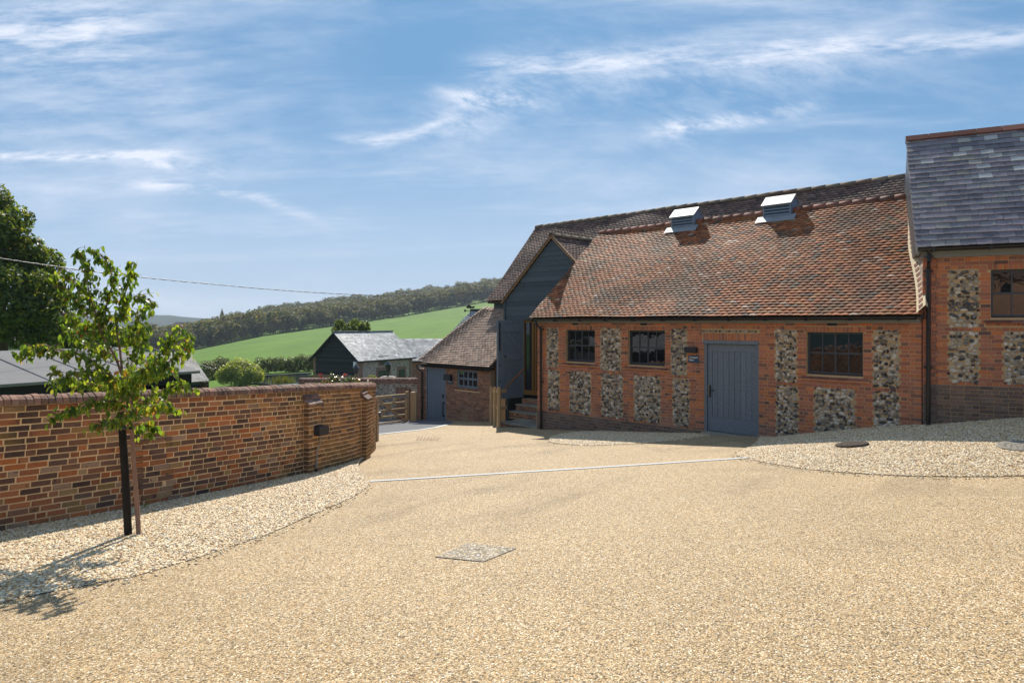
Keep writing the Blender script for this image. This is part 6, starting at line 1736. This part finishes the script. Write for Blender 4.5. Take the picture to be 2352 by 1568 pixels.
lt = MB(); lt.tube([(U(10) * tY, tY, -5.2), (U(5) * tY, tY, -1), (U(0) * tY, tY, 3.5)], [.32, .26, .1], 10)
for c in cs[::2]: lt.tube([(U(5) * tY, tY, -1.2), tuple((Vector((U(5) * tY, tY, 0)) + c) / 2), tuple(c)], [.12, .07, .02], 5)
lt.build('trunk', BARK_DK, lime)
cs2 = [P(px, py, 42) for px, py in ((150, 770), (180, 785), (210, 775), (250, 790), (285, 785), (170, 800), (230, 800))]
low_t = thing('hazel_bush', 'low leafy bush between the dark tree and the felt roof', 'bush', (U(200) * 42, 42, -6))
obj('foliage', clump_mesh('foliage', [tuple(c) for c in cs2], [.9] * len(cs2), 5000, .13, 8), LEAF_TREE, low_t)
MB().tube([(U(200) * 42, 42, -6.3), (U(205) * 42, 42, -2.2)], [.12, .06], 6).build('stem', BARK_DK, low_t)
tbn = thing('reflection_barn', 'tall black boarded barn added out of view left of the cart shed to darken the window reflections', 'barn', (-20, 8, -3))  # unseen barn, added so the window panes reflect a dark mass
MB().box(-26, -19.5, -14, 22, -4, 2.6).build('wall', PAINT_JET, tbn)
MB().prism([(-19.2, -14.3, 2.55), (-22.75, -14.3, 5.2), (-26.3, -14.3, 2.55)], (0, 36.6, 0)).build('roof', TILE_BROWN, tbn)
MB().box(-19.52, -19.45, 2, 6, -4, .6).build('door', PAINT_DARK, tbn)
# clipped willow
wY = 84; wc = P(551, 856, wY); ww_ = 3.1
wil = thing('willow_bush', 'big rounded pale green willow bush beside the pond', 'bush', (wc.x, wY, -7.75))
rg = np.random.default_rng(4); d = rg.normal(0, 1, (46, 3)); d /= np.linalg.norm(d, axis=1)[:, None]; d[:, 2] = np.abs(d[:, 2]) * 1.0 - .25
cs3 = np.array(wc) + np.array([0, 0, -.25]) + d * np.array([2.35, 2.1, 1.35])
obj('foliage', clump_mesh('foliage', np.vstack([cs3, [np.array(wc)]]), np.concatenate([rg.uniform(.6, .85, 46), [1.9]]), 20000, .085, 5, elong=1.8, up=.5), LEAF_WILLOW, wil)
MB().tube([(wc.x, wY, -7.9), (wc.x, wY, -6.5)], [.2, .15], 6).build('stem', BARK_DK, wil)
def hedge(label, pa, pb, Y0, Y1, h, n, seed, zb=-7.75):
    a, b = P(pa, 742, Y0), P(pb, 742, Y1); L = (b - a).length; k = int(L / .9) + 2
    rg = np.random.default_rng(seed); c = [(lerp(a.x, b.x, i / (k - 1)), lerp(a.y, b.y, i / (k - 1)), zb + h * rg.uniform(.42, .62)) for i in range(k)]
    o = thing('hedge', label, 'hedge', (a.x, a.y, zb))
    obj('foliage', clump_mesh('foliage', c, [(.95, .8, h * .5 * rg.uniform(.85, 1.2)) for _ in c], n, .12, seed, up=.4), LEAF_HEDGE, o)
    MB().tube([(p[0], p[1], zb + .3) for p in c], .05, 5).build('stem', BARK_DK, o)
hedge('long rough hedge along the field edge behind the pond', 596, 735, 104, 112, 2.5, 9000, 31)
hedge('dark hedge showing between the slate shed and the willow', 466, 520, 92, 98, 2.6, 4500, 32)
tree_thing('field_tree', 'round dark green tree behind the slate roof of the flint house', 'tree', (U(810) * 92, 92, -7.7), 8, (tuple(P(810, 757, 92)), (2.6, 2.2, 1.5)), 8000, .13, LEAF_TREE, 41)
shr = thing('yellow_shrub', 'yellow green shrub against the flint house wall', 'shrub', (U(853) * 60, 60, -7.4))
obj('foliage', clump_mesh('foliage', [tuple(P(853, 869, 60)), tuple(P(848, 874, 60)), tuple(P(859, 874, 60))], [.42, .42, .42], 700, .07, 6), LEAF_SHRUB, shr)
# pond and its bank
pd_ = MB(); c = [Vector((U(px) * Y, Y, -7.60)) for px, Y in ((560, 88), (640, 84), (730, 86), (760, 98), (700, 101), (600, 97), (560, 94))]
pd_.add([tuple(v) for v in c], [tuple(range(len(c)))]); tag(pd_.build('pond', WATER), kind='structure')
bk = MB()
for (p0, p1) in (((585, 96.5), (715, 102)),): bk.beam(Vector((U(p0[0]) * p0[1], p0[1], -7.55)), Vector((U(p1[0]) * p1[1], p1[1], -7.5)), .3, .28)
tag(bk.build('pond_edging', LEAD), 'dark straight kerb along the far edge of the pond', 'kerb')
rds = thing('reed_clump', 'clump of green reeds standing in the pond', 'reeds', (U(650) * 88, 88, -7.6))
rv = []; rf = []
for i in range(240):
    x = U(650) * 88 + rng.gauss(0, .8); y = 88 + rng.gauss(0, .5); h = rng.uniform(.5, 1.15); lx = rng.uniform(-.2, .2); o_ = len(rv)
    rv += [(x - .025, y, -7.65), (x + .025, y, -7.65), (x + lx + .006, y, -7.6 + h)]; rf.append((o_, o_ + 1, o_ + 2))
obj('blades', mesh_np('blades', np.array(rv), [np.array(rf)]), LEAF_HEDGE, rds)

# the wood on the hill: front row as trees of their own, the mass behind as one
def wood_proto(seed, n, w_, h_, lift):
    rg = np.random.default_rng(seed); k = 30
    d = rg.normal(0, 1, (k, 3)); d[:, 2] = np.abs(d[:, 2]) * 1.2 - .9; d /= np.linalg.norm(d, axis=1)[:, None]
    cs = np.array([0, 0, lift]) + d * rg.uniform(.6, .8, k)[:, None] * np.array([w_, w_, h_]); rd_ = rg.uniform(1.1, 1.9, k)
    return clump_mesh('crown', cs, rd_, n, .55, seed + 100, elong=1.0, up=.5, jn=.5)
protos_w = [wood_proto(50 + i, 900, rng.uniform(3.6, 5.2), rng.uniform(5.6, 7.4), rng.uniform(5.6, 6.6)) for i in range(6)]
for m_ in protos_w: m_.materials.append(LEAF_WOOD)
tk = MB().tube([(0, 0, -1), (0, 0, 4), (.3, .2, 8)], [.28, .2, .08], 6).mesh('trunk'); tk.materials.append(BARK_DK)
rg = np.random.default_rng(77)
def put_tree(x, y, s, sz, k, top):
    z = terrain(x, y); M = Matrix.Translation((x, y, z)) @ Matrix.Rotation(rg.uniform(0, 6.28), 4, 'Z') @ Matrix.Diagonal((s, s, sz, 1))
    if top:
        o = thing('wood_tree', 'broadleaf tree in the front row of the wood above the green field', 'tree', (x, y, z), 0, 'trees along the front edge of the hill wood')
        for nm, me in (('trunk', tk), ('crown', protos_w[k])):
            c = bpy.data.objects.new(nm, me); c.parent = o; c.matrix_parent_inverse = WM[o.name].inverted(); c.matrix_basis = M; COL.objects.link(c)
    return np.array(M)
mass_v = []; mass_n = 0
pv = []
for m_ in protos_w:
    a = np.empty(len(m_.vertices) * 3, np.float32); m_.vertices.foreach_get('co', a); pv.append(a.reshape(-1, 3))
for i in range(64):
    u = lerp(-.56, .0, (i + rg.uniform(-.3, .3)) / 63); yc = interp(u, CU, CY) + rg.uniform(2, 12)
    put_tree(u * yc, yc, rg.uniform(.95, 1.35) * yc / 500, rg.uniform(1.0, 1.4) * yc / 500, int(rg.integers(6)), True)
for row in range(24):
    for i in range(42):
        u = lerp(-.75, .06, (i + rg.random()) / 42); yc = interp(u, CU, CY) + 4 + row * 14 * (1 + .02 * row) + rg.uniform(-6, 6)
        k = int(rg.integers(6)); s = rg.choice((1.0, 1.15, 1.3, 1.45, 1.6, 1.8)) * (.75 + .25 * yc / 500); z = terrain(u * yc, yc)
        a = rg.uniform(0, 6.28); c_, s_ = math.cos(a), math.sin(a)
        q = pv[k] * np.array([s, s, (.55 * s + .5) * rg.uniform(.8, .95)]) ; q = np.stack([q[:, 0] * c_ - q[:, 1] * s_, q[:, 0] * s_ + q[:, 1] * c_, q[:, 2]], 1) + np.array([u * yc, yc, z])
        mass_v.append(q)
V_ = np.concatenate(mass_v); tag(obj('woodland', mesh_np('woodland', V_, [np.arange(len(V_)).reshape(-1, 4)]), LEAF_WOOD), kind='stuff')
cf = P(510, 722, 640); con = thing('conifer', 'lone dark pointed conifer breaking the skyline of the wood', 'tree', tuple(cf))
obj('crown', clump_mesh('crown', [(cf.x, 640, cf.z + k) for k in np.linspace(-3, 5.2, 9)], [lerp(2.4, .4, k / 8) for k in range(9)], 1600, .35, 9), LEAF_TREE, con)
MB().tube([(cf.x, 640, cf.z - 8), (cf.x, 640, cf.z + 2)], [.4, .1], 6).build('trunk', BARK_DK, con)
# hamlet in the far valley
for i, (px, py, Y, lab) in enumerate(((228, 768, 420, 'tiny far house with a pale wall seen through the young tree'), (242, 771, 430, 'tiny far white house beside another below the wood'), (412, 748, 560, 'tiny far house with a brown roof among the trees'))):
    c = P(px, py, Y); o = thing('far_house', lab, 'house', (c.x, Y, c.z - 4))
    MB().box(c.x - 4.5, c.x + 4.5, Y, Y + 7, c.z - 5, c.z).build('wall', WHITE if i < 2 else BRICK_FAR, o); MB().prism([(c.x - 5, Y - .5, c.z + .01), (c.x - 5, Y + 3.5, c.z + 3), (c.x - 5, Y + 7.5, c.z + .01)], (10, 0, 0)).build('roof', TILE_BROWN, o)
    wn = MB().box(c.x - 1, c.x + 1, Y - .06, Y - .01, c.z - 2.5, c.z - 1).build('window', BLACK_PLASTIC, o)

# ------------------------------------------------------------------ OVERHEAD CABLE, COVERS, SMALL THINGS
cab = []
for px, py in ((-120, 574), (0, 593.5), (120, 611), (240, 627), (350, 639.5), (480, 652), (600, 663), (700, 670.5), (800, 676), (880, 679), (960, 679.5), (1040, 676.5), (1100, 672.5), (1142, 669)):
    t_ = (px + 120) / 1262; cab.append(P(px, py, lerp(13, 28.8, t_)))
cs_ = catmull([tuple(p) for p in cab], 16)
cbm = MB(); cbm.tube([Vector(p) + Vector((0, 0, .008 * math.sin(i * 1.1))) for i, p in enumerate(cs_)], .007, 6)
cbm.tube([Vector(p) + Vector((0, 0, -.008 * math.sin(i * 1.1) + .002)) for i, p in enumerate(cs_)], .007, 6)
CABLE = plain('twisted cable', (.09, .085, .08), .4, .5, .2)
tag(cbm.build('overhead_cable', CABLE, smooth=True), 'thin twisted overhead cable sagging across the sky to the barn', 'cable')

# recessed cover in the yard
def on_ground(px, py, dz=.006): g = Gp(px, py); return Vector((g.x, g.y, g.z + dz))
cov_ = thing('recessed_cover', 'gravel filled recessed drain cover with a pale metal seam in the open yard', 'drain cover', on_ground(1092, 1268))
cc = [on_ground(*p) for p in ((1001, 1279), (1073, 1248.5), (1186, 1259), (1110, 1290))]
fr_ = MB()
for i in range(4):
    A, B = cc[i], cc[(i + 1) % 4]; fr_.beam(A + Vector((0, 0, -.001)), B + Vector((0, 0, -.001)), .007, .004)
A, B = lerp(cc[0], cc[3], .5), lerp(cc[1], cc[2], .5); fr_.beam(A + Vector((0, 0, -.003)), B + Vector((0, 0, -.003)), .010, .009); fr_.build('frame', plain('worn steel', (.42, .38, .32), .6, .3, .2), cov_)
COVER = aggregate_mat('grey aggregate fill', 60, [(0, (.10, .085, .065)), (.25, (.30, .23, .14)), (.5, (.52, .37, .18)), (.7, (.44, .39, .32)), (1, (.76, .66, .48))], gap=.45)
MB().quad(*[tuple(c + Vector((0, 0, .002))) for c in cc][::-1]).build('tray', COVER, cov_)
for px, py in ((1083, 1261), (1098, 1276)):
    p = on_ground(px, py, .010); MB().lathe(p.x, p.y, [(.022, p.z - .004), (.022, p.z + .002), (.013, p.z + .003)], 10).build('key_hole', BLACK_IRON, cov_)
def cover_at(x, y, z, r, label, m, tiltx=0.0, tilty=0.0):
    o = thing('manhole_cover', label, 'manhole cover', (x, y, z))
    Mx = Matrix.Translation((x, y, z)) @ Matrix.Rotation(tiltx, 4, 'X') @ Matrix.Rotation(tilty, 4, 'Y')
    b = MB().lathe(0, 0, [(r, -.06), (r, .012), (r * .97, .02)], 32)
    b.v = [tuple(Mx @ Vector(v)) for v in b.v]; b.build('frame', m, o)
    c_ = MB()
    for i in range(-6, 7):
        xx = i * r / 7.5; hh = math.sqrt(max(0, (r * .88) ** 2 - xx * xx)); n_ = max(1, int(2 * hh / .11))
        for k in range(n_):
            y0 = -hh + 2 * hh * k / n_; c_.box(xx - r / 20, xx + r / 20, y0 + .012, y0 + 2 * hh / n_ - .012, .0195, .026)
    c_.v = [tuple(Mx @ Vector(v)) for v in c_.v]; c_.build('tread_pattern', m, o)
    return o
def cover_on(px, py, lift, r, label, m):
    p, nv, _i, _d = BVH[1].ray_cast(Vector((0, 0, 0)), Vector((U(px), 1, V(py))).normalized())
    if nv.z < 0: nv = -nv
    cover_at(p.x, p.y, p.z + lift, r, label, m, math.atan2(-nv.y, nv.z), math.atan2(nv.x, nv.z))
cover_on(1957, 1023, .022, .27, 'small rusty round manhole cover in the shaded gravel', RUST)
cover_on(2352, 1026, .010, .36, 'larger grey round manhole cover with fallen leaves at the picture edge', plain('weathered concrete', (.30, .27, .22), .9, .2, var=.3, sc=12))
p2 = on_ground(984, 1008, .004); o = thing('gully_grate', 'small brown gully grate flush in the yard near the gate', 'drain cover', p2)
gv = MB()
for k in range(7):
    A, B = on_ground(962 + k * 7.5, 1003.6 + k * .2, .001), on_ground(958 + k * 7.5, 1010.5 + k * .2, .001); gv.beam(A, B, .05, .012)
gv.build('grate', plain('gravel stained iron', (.26, .19, .12), .8, .2, .3), o)
# fallen leaves
lp_ = [leaf_proto(1, .6, .2, -.2)]
def fallen(p, label, rz, s_=.06):
    v, g = lp_[0]; m_ = mesh_np('fallen_leaf', v * s_, g); m_.materials.append(FALLEN)
    o = bpy.data.objects.new('fallen_leaf', m_); o.location = p; o.rotation_euler = (.15, .1, rz); COL.objects.link(o); tag(o, label, 'leaf', 'fallen leaves on the gravel')
for i, (px, py, lab) in enumerate(((484, 1190, 'orange fallen leaf on the gravel, largest in front of the stake'), (545, 1186, 'small orange fallen leaf a little further from the stake'), (493, 1167, 'orange fallen leaf closest to the young tree trunk'), (620, 1180, 'reddish fallen leaf lying apart near the gravel edge'))):
    x = px / 1.0
for (px, py, lab) in (((100 + 1095 / 2.852) / 1.7415, (1900 + 832 / 2.852) / 1.7415, 'large orange fallen leaf on sunlit gravel in front of the stake'), ((100 + 1425 / 2.852) / 1.7415, (1900 + 822 / 2.852) / 1.7415, 'small orange fallen leaf beyond the young tree trunk'), ((100 + 1058 / 2.852) / 1.7415, (1900 + 665 / 2.852) / 1.7415, 'tiny orange fallen leaf beside the wall shadow'), ((100 + 372 / 2.852) / 1.7415, (1900 + 957 / 2.852) / 1.7415, 'orange fallen leaf at the edge of the tree shadow')):
    fallen(on_ground(px, py, .045), lab, rng.uniform(0, 6))
wd_ = thing('weed', 'tiny yellow green weed at the foot of the garden wall', 'weed', on_ground((100 + 1385 / 2.852) / 1.7415, (1900 + 405 / 2.852) / 1.7415))
leafy('leaf', wd_, LEAF_SHRUB, [wd_.location + Vector((0, 0, .05)), wd_.location + Vector((.02, 0, .10)), wd_.location + Vector((-.02, 0, .08))], 16, .03, 9, (.02, .02, .03))
wd_ = thing('weed', 'green weed tuft at the foot of the bin store door frame', 'weed', F.W(sd[1] + .02, QS - .04, -3.98))
leafy('leaf', wd_, LEAF_HEDGE, [wd_.location + Vector((0, 0, .08))], 40, .07, 12, (.08, .06, .06))

# an unseen brick range, added behind the viewer for the window glass to reflect
br_ = thing('reflection_range', 'low brick range added behind the viewer, unseen except as a reflection in the windows', 'building', (10, -15, -.5))
MB().box(-6, 24, -19, -15, -2, 2.6).build('wall', BRICK_FAR, br_)
MB().prism([(-6.4, -14.6, 2.55), (-6.4, -17, 4.8), (-6.4, -19.4, 2.55)], (30.8, 0, 0)).build('roof', TILE_BROWN, br_)
for k in range(6): MB().box(-3 + k * 4.6, -1 + k * 4.6, -15.02, -14.98, .2, 2.1).build('door', DARK_IN, br_)

# the air: pale even haze round the whole scene
HAZE = .00022
hm = bpy.data.materials.new('haze air'); hm.use_nodes = True; ht = NT(hm.node_tree)
hv = ht.n('ShaderNodeVolumePrincipled', None, Color=(.80, .88, 1.0), Density=HAZE); hv.inputs['Anisotropy'].default_value = .0
ht.n('ShaderNodeOutputMaterial', None, Volume=hv.outputs[0])
tag(MB().box(-2500, 2500, -80, 2400, -75, 110).build('haze', hm), kind='stuff')
